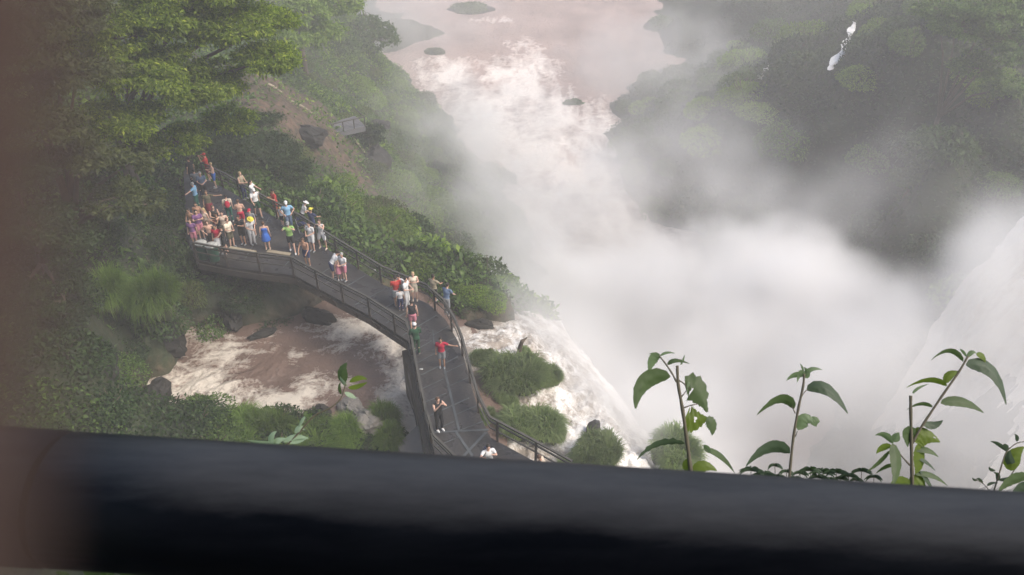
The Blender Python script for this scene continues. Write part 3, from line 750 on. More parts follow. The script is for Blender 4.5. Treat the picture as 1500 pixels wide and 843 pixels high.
for (px, py, s, lb) in [(700,443,1.0,'rounded pale green bush just beyond the boardwalk bend'),(672,432,.8,'small yellow green bush touching the railing at the bend'),(722,452,.9,'round bush at the head of the white rapids')]:
    p = at(px, py, -3.2); shrub('lime', px % 3, (p.x, p.y, max(hz(p.x, p.y), -3.5)), s, s, px, lb, None)

for i, (px, py, s_, lb) in enumerate([(540,140,3.4,'bright lime bush, the highest of the lime ones on the slope above the river'),(585,165,3.0,'lime bush at the river bank beside the bare grey rock'),(590,230,2.8,'large lime bush in the middle of the slope, right of the grey landing'),(520,110,2.6,'pale lime bush beyond the bare brown scar'),
    (560,265,2.2,'lime bush over the dark hollow of the slope'),(625,290,2.8,'lime bush on the edge of the mist halfway down the slope'),(500,300,2.0,'round lime bush uphill of the boardwalk bend'),(560,330,2.2,'lime bush just above the boardwalk where the deck narrows'),(650,215,3.2,'misty bush nearest the foaming river'),(610,380,1.5,'lime bush touching the shrubs beyond the group on the bridge')]):
    p = at(px, py, -15)
    for _ in range(6): p = at(px, py, hz(p.x, p.y) + s_*.3)
    shrub('lime' if i != 8 else 'mid', i % 3, (p.x, p.y, hz(p.x, p.y) - .2), s_, s_*.95, i, lb, None)
# --- grass tussocks
def submounds(seed):
    q = random.Random(seed*13+5); return [(0,0,.66,.34)] + [(math.cos(a+q.uniform(-.4,.4))*q.uniform(.42,.6), math.sin(a)*q.uniform(.42,.6), q.uniform(.24,.5), q.uniform(.16,.50)) for a in [k*6.283/6 for k in range(6)]] + [(q.uniform(-.75,.75), q.uniform(-.75,.75), q.uniform(.14,.27), q.uniform(.2,.42)) for k in range(6)] + [(q.uniform(-.8,.8), q.uniform(-.8,.8), q.uniform(.12,.25), q.uniform(.2,.4)) for k in range(5)]
def tussock_mesh(seed, nb=11000, L0=.72):
    r_ = np.random.default_rng(seed); sub = np.array(submounds(seed)); k = r_.choice(len(sub), nb, p=sub[:,2]**2/np.sum(sub[:,2]**2)); sb = sub[k]
    d = r_.normal(size=(nb, 3)); d[:, 2] = np.abs(d[:, 2]); d /= np.linalg.norm(d, axis=1)[:, None]
    P = d*np.stack([sb[:,2], sb[:,2], sb[:,3]], -1)*r_.uniform(.8, 1.0, nb)[:, None]; P[:, :2] += sb[:, :2]
    cl = r_.normal(size=(len(sub), 3))*.45
    out = d*np.array([1, 1, .8]) + cl[k]; out[:, :2] += r_.normal(size=(nb, 2))*.35
    out /= np.linalg.norm(out, axis=1)[:, None]
    L_ = (L0*r_.uniform(.3, 1.45, nb)**2.2)[:, None]*.62
    s = np.cross(out, [0, 0, 1]); s /= np.linalg.norm(s, axis=1)[:, None] + 1e-9; s = s*.013
    up = np.array([0, 0, 1.0])
    a = P; m_ = P + out*L_*.55 + up*L_*.5; t = P + out*L_*1.15 + up*L_*.1
    V = np.stack([a - s, a + s, m_ + s, m_ - s, m_ - s, m_ + s, t + s*.15, t - s*.15], 1).reshape(-1, 3)
    i = np.arange(nb)*8; Fc = np.concatenate([np.stack([i, i+1, i+2, i+3], -1), np.stack([i+3, i+2, i+6, i+7], -1)])
    return mesh_np('blades', V, Fc)
def mound_mesh(seed):
    b = MB()
    for x, y, r, h_ in submounds(seed): b.ell((x, y, 0), (r*.93, r*.93, h_*.9), 18, 10)
    return b.mesh('mound')
M['mound'] = simple('soil_and_roots', (.045,.055,.022), .9, .4, 5)
M['mound_dull'] = simple('wet_soil_and_roots', (.055,.065,.035), .9, .35, 5)
TU = []
for j in range(3):
    t_ = tussock_mesh(60+j); m2 = mound_mesh(60+j); m2.materials.append(M['mound']); t_.materials.append(M['grass']); TU.append((t_, m2))
TD = []
for j in range(2):
    t_ = tussock_mesh(70+j, 16000, .36); m2 = mound_mesh(70+j); m2.materials.append(M['mound_dull']); t_.materials.append(M['grass_dull']); TD.append((t_, m2))
def tussock(px, py, z, rx, ry, rzz, label, dull=False, j=0, group=None, rot=0, drop=0):
    p = at(px, py, z); e = empty('grass_tussock', (p.x, p.y, z - drop), rot); e.scale = (rx*.92, ry*.92, rzz*.92)
    tag(e, label, 'grass tussock', group); a, b = (TD if dull else TU)[j % (2 if dull else 3)]
    link('blades', a, None, e); link('mound', b, None, e); return e
tussock(752,556,-3.2, 1.6, 1.25, 1.5, 'largest grassy mound, right beside the boardwalk and below the dead stump', True, 0)
tussock(775,625,-3.3, 1.45, .9, 1.2, 'second grassy mound, between the boardwalk railing and the rapids', True, 1)
tussock(872,675,-3.5, 1.35, .95, 1.3, 'grassy mound past the corner of the railing, edged by white water', True, 0, rot=1)
tussock(988,672,-5.2, 1.25, 1.05, 1.7, 'hazy grassy mound behind the leftmost tall seedling, standing in the mist', True, 1, rot=2)
for i, (px, py, z, rx, ry, rz_) in enumerate([(285,652,-2.9,1.2,.7,.9),(345,640,-2.9,1.2,.6,.8),(400,636,-2.9,1.1,.6,.95),(452,650,-2.8,1.1,.7,.8),(350,675,-2.6,1.9,.7,1.1),(440,680,-2.6,1.8,.7,1.1)]):
    tussock(px, py, z, rx, ry, rz_, 'bright green grass tussock on the near bank of the muddy pool', False, i, 'grass tussocks along the near bank of the pool', rot=i*1.3)
for i, (px, py, z, rx, ry, rz_, lb) in enumerate([(562,618,-2.8,.6,.45,.9,'upright grass tussock above the other two left of the grey block'),(510,650,-2.6,.85,.55,1.0,'broad grass tussock beside the dark rock in mid bank'),(572,655,-2.4,.65,.5,.9,'grass tussock next to the grey concrete block')]):
    tussock(px, py, z, rx, ry, rz_, lb, False, i, rot=i*2.1)
for i, (px, py, z, rx, ry, rz_) in enumerate([(708,528,-3.2,.7,.5,.7),(805,556,-3.6,.6,.6,.8),(712,612,-3.2,.5,.4,.6),(742,588,-3.3,.6,.35,.5),(812,640,-3.6,.5,.5,.7),(838,690,-3.6,.6,.5,.7),(768,520,-3.5,.5,.35,.5)]):
    tussock(px, py, z, rx, ry, rz_, 'small low grass tuft edging the bigger mounds right of the boardwalk', True, i, 'small tufts round the grassy mounds', rot=i*1.9)
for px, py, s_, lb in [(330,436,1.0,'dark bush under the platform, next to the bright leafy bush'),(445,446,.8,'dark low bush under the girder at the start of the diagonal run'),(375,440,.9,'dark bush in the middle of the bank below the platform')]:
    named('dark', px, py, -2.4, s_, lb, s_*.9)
tussock(228,452,.2,1.0,.65,1.7,'long drooping grass tussock on top of the dark rock by the pool', False, 1, rot=.5)
tussock(165,440,.8,.9,.7,1.5,'small grass tussock left of the drooping one on the dark rock', False, 2, rot=.9)
tussock(165,622,-1.2,.5,.4,1.0,'little grass tuft at the water outlet by the round boulder', False, 0)

# --- rocks
def rock(px, py, z, r, label, seed, name='boulder', mat_='rock'):
    p = at(px, py, z); b = MB(); b.ell((0,0,0), (1,1,1), 26, 18); v = np.array(b.v); o_ = []
    for q in b.v:
        q = Vector(q); n_ = mn.fractal(q*1.1 + Vector((seed*5, seed, 0)), 1, 2, 4); cl = mn.cell(q*1.7 + Vector((seed,)*3))
        o_.append(1 + .28*n_ + .14*cl)
    v = v*np.array(o_)[:, None]*np.array(r); me = b.mesh(name, False)
    me.vertices.foreach_set('co', v.astype(np.float32).ravel()); me.update()
    o = link(name, me, M[mat_]); o.location = (p.x, p.y, z); o.rotation_euler = (0, 0, seed*1.7); tag(o, label, 'rock'); return o
rock(228,580,-2.9,(.85,.6,.6),'round black boulder with white water foaming round it',1)
rock(232,500,-2.4,(1.3,.9,1.4),'big dark rock face under the drooping grass tussock',2)
rock(340,462,-2.9,(1.1,.5,.6),'low wet rock at the top edge of the pool',3)
rock(384,490,-3.2,(.75,.28,.25),'flat dark rock breaking the surface at the top of the pool',4)
rock(195,612,-2.6,(1.0,.6,.6),'brown rock at the outlet below the round boulder',5)
rock(540,625,-2.7,(.95,.75,.75),'grey rock ledge between the grass tussocks and the pool',6,'boulder','slab')
rock(515,598,-3.1,(.8,.45,.4),'smooth grey rock at the pool edge behind the pale seedling',7,'boulder','slab')
rock(470,610,-2.9,(.55,.4,.5),'dark rock wedged left of the grey ledge',8)
rock(465,465,-3.2,(1.0,.5,.5),'dark rock under the girder at the top right of the pool',9)
rock(870,628,-4.0,(.45,.3,.3),'small wet rock in the rapids above the third grassy mound',10)
rock(705,476,-3.3,(.7,.4,.35),'wet grey rock beside the boardwalk at the head of the rapids',11)
rock(120,560,.5,(1.8,1.2,1.6),'shadowed rock wall at the left of the pool outlet',12)
for i, (px, py, r_, lb) in enumerate([(453,200,(1.6,1.0,.8),'grey rock beside the grey landing'),(552,240,(1.6,1.2,1.5),'dark brown rock face below the grey landing'),(555,188,(1.4,1.0,.9),'dark hollow rock under the lime bushes')]):
    p = at(px, py, -8)
    for _ in range(6): p = at(px, py, hz(p.x, p.y) + .3)
    rock(px, py, p.z, r_, lb, 20+i, 'boulder', 'rock')
# river islands
for (px, py, r, lb) in [(690,14,(5.5,3.2,1.3),'flat green island near the top of the river'),(636,78,(2.0,1.2,.9),'small round green islet in the river'),(968,40,(3.6,3.0,2.6),'bushy hazy island near the right bank of the river'),(840,152,(1.6,.7,.5),'tiny dark islet in midstream')]:
    p = at(px, py, -31); e = empty('islet', (p.x, p.y, -31)); tag(e, lb, 'islet')
    b = MB(); b.ell((0,0,-.1), (r[0], r[1], r[2]*.5), 20, 8); b.build('rock', M['rock'], e, True)
    nn_ = int(900 + r[0]*500); r_ = np.random.default_rng(int(px)); d = r_.normal(size=(nn_, 3)); d[:,2] = np.abs(d[:,2]); d /= np.linalg.norm(d, axis=1)[:,None]
    P = d*lumpy(d, 9, int(px), .4)[:,None]*np.array(r)*r_.uniform(.8, 1, nn_)[:,None]
    V, Fc = leaf_cards(P, d, .45, r_); link('foliage', mesh_np('foliage', V, Fc), M['leaf_mid'], e)

# --- trees
def tree(x, y, zb, blobs, nleaf, size, m_, label, seed, trunk_r=.35, group=None, aspect=.42):
    """blobs: list of (dx, dy, z, rx, rz) crown lobes, each reached by a limb"""
    e = empty('tree', (x, y, zb)); tag(e, label, 'tree', group)
    r_ = np.random.default_rng(seed); rr = random.Random(seed)
    b = MB(); zt = min(bb[2] for bb in blobs) - zb
    fork = Vector((rr.uniform(-.3,.3), rr.uniform(-.3,.3), max(zt*.55, .8)))
    b.tube([(0,0,-.6), (0.05,0,fork.z*.5), fork], [trunk_r*1.25, trunk_r, trunk_r*.85], 10); b.build('trunk', M['bark'], e, True)
    lb_ = MB(); PP = []; DD = []; tot = sum(bb[3]**2 for bb in blobs)
    for (dx, dy, z, rx, rz_) in blobs:
        c = Vector((dx, dy, z - zb)); mid = fork.lerp(c, .5) + Vector((0,0,.12*(c-fork).length))
        lb_.tube([fork, mid, c], [trunk_r*.55, trunk_r*.33, trunk_r*.14], 7)
        nb = int(nleaf*rx*rx/tot); nc = max(10, int(rx*rx*9))
        # leaf clumps (sprays) spread over a lumpy shell and through the volume
        dc = r_.normal(size=(nc, 3)); dc[:,2] = np.abs(dc[:,2])*.9 - .25; dc /= np.linalg.norm(dc, axis=1)[:,None]
        rc = lumpy(dc, 7, seed+int(dx*10)+99, .35)*r_.uniform(.55, 1.05, nc)
        cc = dc*rc[:,None]*np.array([rx, rx, rz_])
        for q in cc[::3]:
            lb_.tube([c, c + Vector(q)*.6 + Vector((0,0,.1)), c + Vector(q)], [trunk_r*.12, trunk_r*.07, .012], 4, False)
        k = r_.integers(0, nc, nb); sp = r_.normal(size=(nb, 3))*np.array([.27, .27, .09])*min(1.0, rx*.42 + .2)
        PP.append(cc[k] + sp + np.array(c)); dd = dc[k]*.5 + sp; dd /= np.linalg.norm(dd, axis=1)[:,None] + 1e-9; DD.append(dd)
    lb_.build('limbs', M['bark'], e, True)
    V, Fc = leaf_cards(np.concatenate(PP), np.concatenate(DD), size, r_, aspect, .2, up=.9)
    link('crown', mesh_np('crown', V, Fc), M[m_], e); return e
def lobes(base, pts):
    return [(at_y(px, py, y).x - base[0], y - base[1], at_y(px, py, y).z, rx, rz_) for px, py, y, rx, rz_ in pts]
def bt(px, py, z): p = at(px, py, z); return (p.x, p.y)
B1 = bt(205, 300, 0)
tree(B1[0], B1[1], hz(*B1)-.2, lobes(B1, [(330,40,37,2.4,1.5),(385,90,37,1.7,1.0),(250,20,36,2.6,1.7),(220,110,35,2.2,1.5),(300,130,36.5,2.1,1.3),(340,180,38.5,1.5,1.0),(180,180,34,1.9,1.3),(260,210,36,1.5,1.0),(400,35,39,1.3,.8),(165,60,35,2.3,1.6),(330,-30,38,2.5,1.6),(240,-50,37,2.5,1.6)]),
     85000, .215, 'leaf_tree', 'tall feathery bright green tree towering over the crowded platform', 21, .34, aspect=.36)
B2 = bt(105, 330, 3)
tree(B2[0], B2[1], hz(*B2)-.2, lobes(B2, [(110,120,31,1.8,1.3),(90,30,32,2.0,1.4),(130,230,30,1.5,1.1),(170,290,30,1.3,.9),(60,190,29,1.7,1.2),(190,240,32,1.2,.8),(40,80,30,1.9,1.3),(215,300,32,.9,.6)]),
     28000, .2, 'leaf_olive', 'darker olive tree left of the feathery one, half behind the blurred finger bar', 22, .28)
B3 = bt(60, 420, 3)
tree(B3[0], B3[1], hz(*B3)-.2, lobes(B3, [(50,330,27,1.5,1.1),(110,360,27,1.2,.9),(30,450,25,1.4,1.0),(95,440,25.5,1.1,.9),(20,260,28,1.5,1.0)]),
     18000, .15, 'leaf_dark', 'dark tree low at the left edge beside the finger bar', 23, .2)
B4 = bt(360, 243, -1.5)
tree(B4[0], B4[1], hz(*B4)-.3, lobes(B4, [(350,215,45,1.9,1.4),(400,225,47,1.9,1.3),(310,200,46,1.8,1.4),(430,255,46,1.5,1.1),(385,190,49,1.6,1.2)]),
     22000, .2, 'leaf_dark', 'dark rounded tree right behind the far railing of the platform', 24, .1)
B5 = bt(440, 60, -8)
tree(B5[0], B5[1], hz(*B5)-.3, lobes(B5, [(440,20,78,3.0,2.0),(470,50,78,2.6,1.6),(500,10,84,3.0,1.8),(420,60,74,2.2,1.5)]),
     9000, .4, 'leaf_lime', 'pale hazy tree high on the left bank behind the feathery one', 25, .3)
B6 = bt(545, 60, -24)
tree(B6[0], B6[1], hz(*B6)-.3, lobes(B6, [(530,45,118,4.4,2.4),(555,60,115,3.2,1.8),(500,75,108,3.6,2.0)]), 6000, .5, 'leaf_mid', 'grey green tree at the water edge of the left bank', 26, .3)
B7 = bt(1450, 60, 0)
p7 = at_y(1440, 60, 70)
tree(p7.x, p7.y+3, hz(p7.x, p7.y+3)-.3, lobes((p7.x, p7.y+3), [(1400,40,70,2.8,1.9),(1450,25,69,3.2,2.2),(1490,70,68,3.0,2.2),(1425,100,70,2.3,1.6),(1500,10,70,3.2,2.2),(1375,20,72,2.0,1.4),(1470,130,69,2.2,1.6)]),
     26000, .32, 'leaf_mid', 'sunlit green tree on top of the right-hand cliff', 27, .25)
for i, (px, py, yy_, s, lb) in enumerate([(985,120,108,1.7,'slim hazy tree standing on the bank left of the low fall'),(935,160,104,2.0,'round hazy tree on the tip of the misty spur'),(1340,240,66,1.5,'small tree leaning out of the cliff below the cliff top tree'),(540,235,70,1.4,'small dark tree on the slope below the grey landing')]):
    p = at_y(px, py, yy_); zb = hz(p.x, p.y)
    tree(p.x, p.y, zb - .3, [(0,0,zb+s*1.3,s,s*.9),(s*.5,0,zb+s*1.9,s*.8,s*.8),(-s*.5,.3,zb+s*1.1,s*.8,s*.7)], 2600, .36, 'leaf_mid' if i != 3 else 'leaf_dark', lb, 40+i, .14)
# ------------------------------------------------------------------ people
_rem_cache = {}
dg = None
def remesh(mb, vox, name, sm=3):
    me = mb.mesh(name, True); o = bpy.data.objects.new('tmp_body', me); C.objects.link(o)
    m1 = o.modifiers.new('r', 'REMESH'); m1.mode = 'VOXEL'; m1.voxel_size = vox; m1.use_smooth_shade = True
    m2 = o.modifiers.new('s', 'SMOOTH'); m2.factor = .5; m2.iterations = sm
    bpy.context.view_layer.update(); d = bpy.context.evaluated_depsgraph_get()
    out = bpy.data.meshes.new_from_object(o.evaluated_get(d)); out.name = name
    bpy.data.objects.remove(o); bpy.data.meshes.remove(me)
    out.polygons.foreach_set('use_smooth', np.ones(len(out.polygons), dtype=bool)); return out
def cmat(name, col, rough=.85):
    k = 'c_' + name
    if k not in M: M[k] = simple(name, col, rough, .15, 14)
    return M[k]
SKIN = {'fair': (.58,.36,.27), 'tan': (.42,.24,.16), 'brown': (.22,.12,.08)}
HAIR = {'dark': (.025,.018,.014), 'brown': (.09,.05,.03), 'blond': (.42,.30,.16), 'grey': (.35,.34,.33)}
COL = {'red': (.42,.04,.035), 'crimson': (.42,.02,.05), 'white': (.66,.66,.66), 'blue': (.03,.08,.42), 'navy': (.03,.04,.10), 'lightblue': (.22,.42,.62), 'green': (.25,.42,.12),
       'teal': (.02,.12,.09), 'black': (.018,.018,.02), 'grey': (.22,.23,.24), 'khaki': (.32,.27,.19), 'denim': (.12,.17,.26), 'pink': (.58,.22,.28), 'yellow': (.65,.55,.06), 'beige': (.6,.5,.4),
       'maroon': (.16,.02,.03), 'purple': (.18,.08,.20), 'royal': (.03,.12,.45), 'dgreen': (.02,.07,.035), 'lgrey': (.5,.5,.5), 'brick': (.35,.06,.04), 'camo': (.12,.11,.07), 'cream': (.7,.63,.5)}
def person(px, py, face, label, top=None, bottom=None, pose='down', h=1.72, skin='fair', hair='dark', hat=None, legs='stand', longhair=False, dress=None, lean=0, z=0, sleeve=.55, shoes='grey', group=None, held=None, seat=False, kneel=False, look=-8):
    """px,py: photo pixel of the feet; face: heading in degrees, 0 = away from the lookout, 90 = to the photo's left"""
    P0 = at(px, py, z); e = empty('person', P0, R(face)); k = h/1.75; e.scale = (k, k, k)
    tag(e, label, 'person', group)
    hipz = .93
    Lm = Matrix.Translation((0,0,hipz)) @ Matrix.Rotation(R(-lean), 4, 'X') @ Matrix.Translation((0,0,-hipz))
    U = lambda x, y, zz: Lm @ Vector((x, y, zz))
    # legs
    st = {'stand': ((.02, 0), (-.02, 0)), 'stride': ((.24, .10), (-.22, -.02)), 'wide': ((.05, 0), (-.05, 0))}.get(legs, ((.02,0),(-.02,0)))
    ft = []
    for sx, (fy, ky) in zip((-1, 1), st):
        w_ = .10 if legs != 'wide' else .19
        hip = Vector((sx*.088, 0, hipz - .02)); kn = Vector((sx*(w_+.0), fy*.45 + .04, .49)); an = Vector((sx*w_, fy, .075))
        ft.append((hip, kn, an))
    # arms: elbow and wrist of each side
    arm = {'down': [(.235,-.03,1.14,.25,.03,.90)]*2, 'hips': [(.36,-.08,1.18,.19,.06,1.03)]*2,
           'camera': [(.25,.20,1.33,.07,.30,1.58)]*2, 'front': [(.24,.05,1.16,.08,.28,1.14)]*2, 'rail': [(.25,.18,1.2,.20,.38,1.10)]*2,
           'phone': [(.24,.10,1.18,.06,.30,1.32)]*2,
           'out_r': [(.235,-.03,1.14,.25,.03,.90),(.42,.08,1.38,.66,.12,1.42)], 'out_l': [(.42,.10,1.38,.66,.16,1.40),(.235,-.03,1.14,.25,.03,.90)],
           'up_r': [(.25,.20,1.33,.10,.32,1.52),(.35,.20,1.42,.30,.40,1.60)], 'head': [(.42,.02,1.50,.17,-.02,1.68)]*2, 'swing': [(.25,-.18,1.16,.25,-.16,.92),(.25,.14,1.17,.22,.30,1.02)]}[pose]
    am = []
    for sx, a_ in zip((-1, 1), arm):
        am.append((U(sx*.185, 0, 1.42), U(sx*a_[0], a_[1], a_[2]), U(sx*a_[3], a_[4], a_[5])))
    b = MB(); Rm = Lm.to_3x3()
    b.ell(U(0,-.01,.96), (.165,.115,.12), 14, 10, Rm); b.ell(U(0,0,1.12), (.135,.098,.15), 14, 10, Rm); b.ell(U(0,0,1.30), (.165,.112,.16), 14, 10, Rm)
    b.capsule(U(-.15,-.005,1.425), .052, U(.15,-.005,1.425), .052); b.capsule(U(0,0,1.42), .055, U(0,.012,1.54), .050)
    hc = U(0, .02, 1.635); Hm = Rm @ Matrix.Rotation(R(look), 3, 'X')
    H = lambda x, y, zz: hc + Hm @ Vector((x, y, zz))
    b.ell(H(0,0,.01), (.074,.092,.105), 14, 12, Hm); b.ell(H(0,.03,-.055), (.05,.055,.055), 12, 8, Hm)
    b.ell(H(0,.098,-.018), (.013,.02,.024), 8, 6, Hm); b.ell(H(0,.084,-.062), (.026,.014,.012), 8, 6, Hm)
    for sx in (-1, 1): b.ell(H(sx*.078,-.005,-.01), (.012,.02,.03), 8, 6, Hm)
    for hip, kn, an in ft:
        b.capsule(hip, .088, kn, .054); b.capsule(kn, .052, an, .036); b.ell(kn.lerp(an, .3) + Vector((0,-.02,0)), (.05,.05,.10), 10, 8)
        b.capsule(an + Vector((0,-.03,-.03)), .035, an + Vector((0,.15,-.045)), .028)
    for sh, el, wr in am:
        b.capsule(sh, .050, el, .038); b.capsule(el, .038, wr, .026)
    hb_ = MB()
    for i, (sh, el, wr) in enumerate(am):
        d = (wr - el).normalized(); sx = (-1, 1)[i]; pc = wr + d*.05
        b.capsule(wr, .026, pc, .032)
        side = d.cross(Vector((0,0,1)));
        if side.length < .2: side = Vector((0,1,0))
        side.normalize(); nrm = side.cross(d)
        for f, (o_, L_) in enumerate(((-.027,.062),(-.009,.072),(.009,.068),(.026,.054))):
            q = pc + side*o_ + d*.015; m1 = q + d*L_*.55; m2 = m1 + (d*.7 - nrm*.6)*L_*.6
            hb_.tube([q, m1, m2], [.0088,.0082,.0065], 5)
        q = wr + d*.02 - side*.026; hb_.tube([q, q + (d*.5 - side*.8)*.035, q + (d*1.0 - side*.7)*.055], [.0105,.0095,.007], 5)
    body = remesh(b, .022, 'body', 2)
    bm = bmesh.new(); bm.from_mesh(body); hm_ = hb_.mesh('h'); bm.from_mesh(hm_); bm.to_mesh(body); bm.free(); bpy.data.meshes.remove(hm_)
    body.polygons.foreach_set('use_smooth', np.ones(len(body.polygons), dtype=bool)); body.materials.clear()
    link('body', body, cmat('skin_'+skin, SKIN[skin], .6), e)
    em = MB()
    for sx in (-1, 1): em.ell(H(sx*.03,.083,.015), (.012,.008,.008), 6, 4, Hm)
    em.build('eyes', cmat('eye_dark', (.03,.02,.02), .3), e)
    # hair and hats
    hm2 = MB()
    if hair:
        hm2.ell(H(0,-.018,.032), (.084,.093,.098), 14, 10, Hm)
        if longhair: hm2.capsule(H(0,-.055,.0), .062, U(0,-.105,1.40), .045)
        hm2.build('hair', cmat('hair_'+hair, HAIR[hair], .6), e, True)
    if hat:
        ht = MB(); ht.ell(H(0,-.01,.055), (.094,.108,.085), 16, 10, Hm); ht.ell(H(0,.11,.055), (.07,.085,.012), 14, 6, Hm)
        if hat[1] == 'brim': ht.ell(H(0,-.0,.04), (.17,.18,.014), 18, 6, Hm)
        ht.build('cap' if hat[1] == 'cap' else 'hat', cmat('cloth_'+hat[0], COL[hat[0]]), e, True)
    # clothes
    if top:
        t = MB(); t.ell(U(0,0,1.12), (.158,.12,.15), 14, 10, Rm); t.ell(U(0,0,1.29), (.183,.132,.165), 14, 10, Rm); t.ell(U(0,0,1.0), (.175,.132,.07), 14, 10, Rm)
        t.capsule(U(-.15,-.005,1.418), .066, U(.15,-.005,1.418), .066)
        if sleeve:
            for sh, el, wr in am:
                t.capsule(sh, .068, sh.lerp(el, sleeve if sleeve <= 1 else 1), .058)
                if sleeve > 1: t.capsule(el, .054, el.lerp(wr, .92), .04)
        link('shirt', remesh(t, .024, 'shirt', 2), cmat('cloth_'+top, COL[top]), e)
    if dress:
        t = MB(); t.ell(U(0,0,1.13), (.15,.115,.16), 14, 10, Rm); t.ell(U(0,0,1.29), (.18,.13,.15), 14, 10, Rm)
        t.tube([U(0,0,1.05), U(0,0,.9), Vector((0,.01,.62))], [.145,.20,.25], 18); link('dress', remesh(t, .024, 'dress', 2), cmat('cloth_'+dress, COL[dress]), e)
    if bottom:
        nm, c_ = bottom; t = MB(); t.ell(U(0,-.01,.955), (.182,.135,.12), 14, 10, Rm)
        for hip, kn, an in ft:
            if nm == 'shorts': t.capsule(hip, .105, hip.lerp(kn, .72), .088)
            elif nm == 'skirt': pass
            else: t.capsule(hip, .10, kn, .070); t.capsule(kn, .070, an + Vector((0,0,.03)), .056)
        if nm == 'skirt': t.tube([(0,0,1.0), (0,0,.85), (0,.01,.55)], [.15,.20,.24], 18)
        link(nm, remesh(t, .024, nm, 2), cmat('cloth_'+c_, COL[c_]), e)
    for hip, kn, an in ft:
        s_ = MB(); s_.ell(an + Vector((0,.055,-.038)), (.047,.135,.04), 10, 6); s_.build('shoe', cmat('cloth_'+shoes, COL[shoes]), e, True)
    return e, U, H, k, am
def world(e, k, p):
    return Vector(e.location) + Matrix.Rotation(e.rotation_euler.z, 3, 'Z') @ (p*k)
def backpack(ret, col, label):
    e, U, H, k, am = ret; b = MB()
    b.ell((0,0,0), (.15,.09,.23), 14, 10); b.ell((0,-.075,-.06), (.11,.05,.12), 12, 8)
    o = empty('backpack', world(e, k, U(0,-.20,1.23)), e.rotation_euler.z); o.scale = (k,k,k); tag(o, label, 'backpack')
    b.build('bag', cmat('cloth_'+col, COL[col]), o, True); s = MB()
    for sx in (-1,1): s.tube([(sx*.09,.05,-.16),(sx*.13,.14,-.10),(sx*.125,.27,.06),(sx*.115,.25,.20),(sx*.09,.10,.23),(sx*.08,.02,.16)], .018, 6)
    s.build('strap', cmat('cloth_black', COL['black']), o, True)
def camera_obj(ret, label):
    e, U, H, k, am = ret; c = (am[0][2] + am[1][2])/2 + Vector((0,.08,.02)); b = MB()
    o = empty('hand_camera', world(e, k, c), e.rotation_euler.z); tag(o, label, 'camera')
    b.box((0,0,0), (.14,.05,.09)); b.box((0,0,.05), (.05,.045,.03)); b.build('body', cmat('cloth_black', COL['black']), o); l_ = MB(); l_.tube([(0,.02,0),(0,.08,0)], .034, 12); l_.build('lens', cmat('cloth_black', COL['black']), o)
GP = 'people crowding the end of the boardwalk platform'
def pp(*a, **k): return person(*a, **k)
r = pp(308,264, 100, 'man in red cap and red shirt holding a camera up, topmost in the crowd', 'red', ('shorts','maroon'), 'camera', hat=('red','cap'), skin='tan'); camera_obj(r, 'camera held up by the man in the red cap')
pp(317,275, 120, 'bare-chested boy in bright blue shorts beside the red-capped man', None, ('shorts','royal'), 'phone', h=1.6, hair='blond', shoes='lgrey')
pp(285,270, 60, 'person all in black at the shaded back of the platform', 'black', ('trousers','black'), 'down', skin='tan', shoes='black')
pp(293,288, 20, 'person in grey shirt looking away, just below the one all in black', 'grey', ('trousers','navy'), 'phone')
pp(302,292, 200, 'person in denim blue shirt and dark trousers with hand at chest', 'denim', ('trousers','black'), 'front', hair='grey')
pp(292,308, 90, 'grey-haired person in pale blue shirt stretching an arm out over the railing', 'lightblue', ('trousers','teal'), 'out_l', hair='grey')
pp(311,320, 200, 'person in mottled brown top with an arm swung out, above the bare backs', 'camo', ('skirt','maroon'), 'out_l', skin='tan', hair='brown')
r = pp(339,325, 20, 'woman with crimson backpack and dark green trousers', 'beige', ('trousers','teal'), 'down', h=1.65, hair='dark', sleeve=.6, shoes='white'); backpack(r, 'crimson', 'crimson backpack worn by the woman in dark green trousers')
pp(357,334, 15, 'bare-backed man in red shorts in mid platform', None, ('shorts','crimson'), 'front', skin='fair', hair='brown')
pp(359,292, 250, 'young man in khaki vest with hands joined, by the far railing', 'khaki', ('trousers','navy'), 'front', hair='blond', sleeve=0)
pp(374,303, 270, 'woman in white top leaning her arms on the far railing', 'white', ('shorts','grey'), 'rail', h=1.65, longhair=True)
pp(379,317, 215, 'walking man in long white shirt and green shorts', 'white', ('shorts','dgreen'), 'swing', legs='stride', hair='grey', hat=('white','cap'))
r = pp(407,318, 130, 'man in red shirt and brick shorts looking down at his hands by the far railing', 'red', ('shorts','brick'), 'phone', look=-25, skin='tan')
r = pp(426,338, 200, 'broad man in light blue shirt and denim trousers by the far railing', 'lightblue', ('trousers','denim'), 'hips', h=1.78, hat=('white','cap'))
pp(415,331, 150, 'small child in white between the red-shirted man and the light blue shirt', 'white', ('shorts','black'), 'down', h=1.15, hair='blond')
pp(373,345, 170, 'boy in grey shirt with red cap just above the yellow-hatted person', 'grey', ('shorts','navy'), 'down', h=1.6, hat=('crimson','cap'))
r = pp(358,358, 170, 'person in black holding a camera to the chest near the cream board', 'black', ('shorts','black'), 'phone', skin='tan', hair='dark'); camera_obj(r, 'camera held at chest by the person in black near the cream board')
pp(371,358, 230, 'person in white with bright yellow hat bending beside the cream board', 'white', ('trousers','lgrey'), 'front', hat=('yellow','brim'), lean=18)
r = pp(393,366, 10, 'woman in royal blue dress with bare arms', None, None, 'down', h=1.66, hair='brown', dress='royal', shoes='beige')
r = pp(429,369, 200, 'man in light green shirt and black shorts lifting a hand to his head', 'green', ('shorts','black'), 'up_r', legs='stride', h=1.78, hat=('grey','cap'), shoes='white')
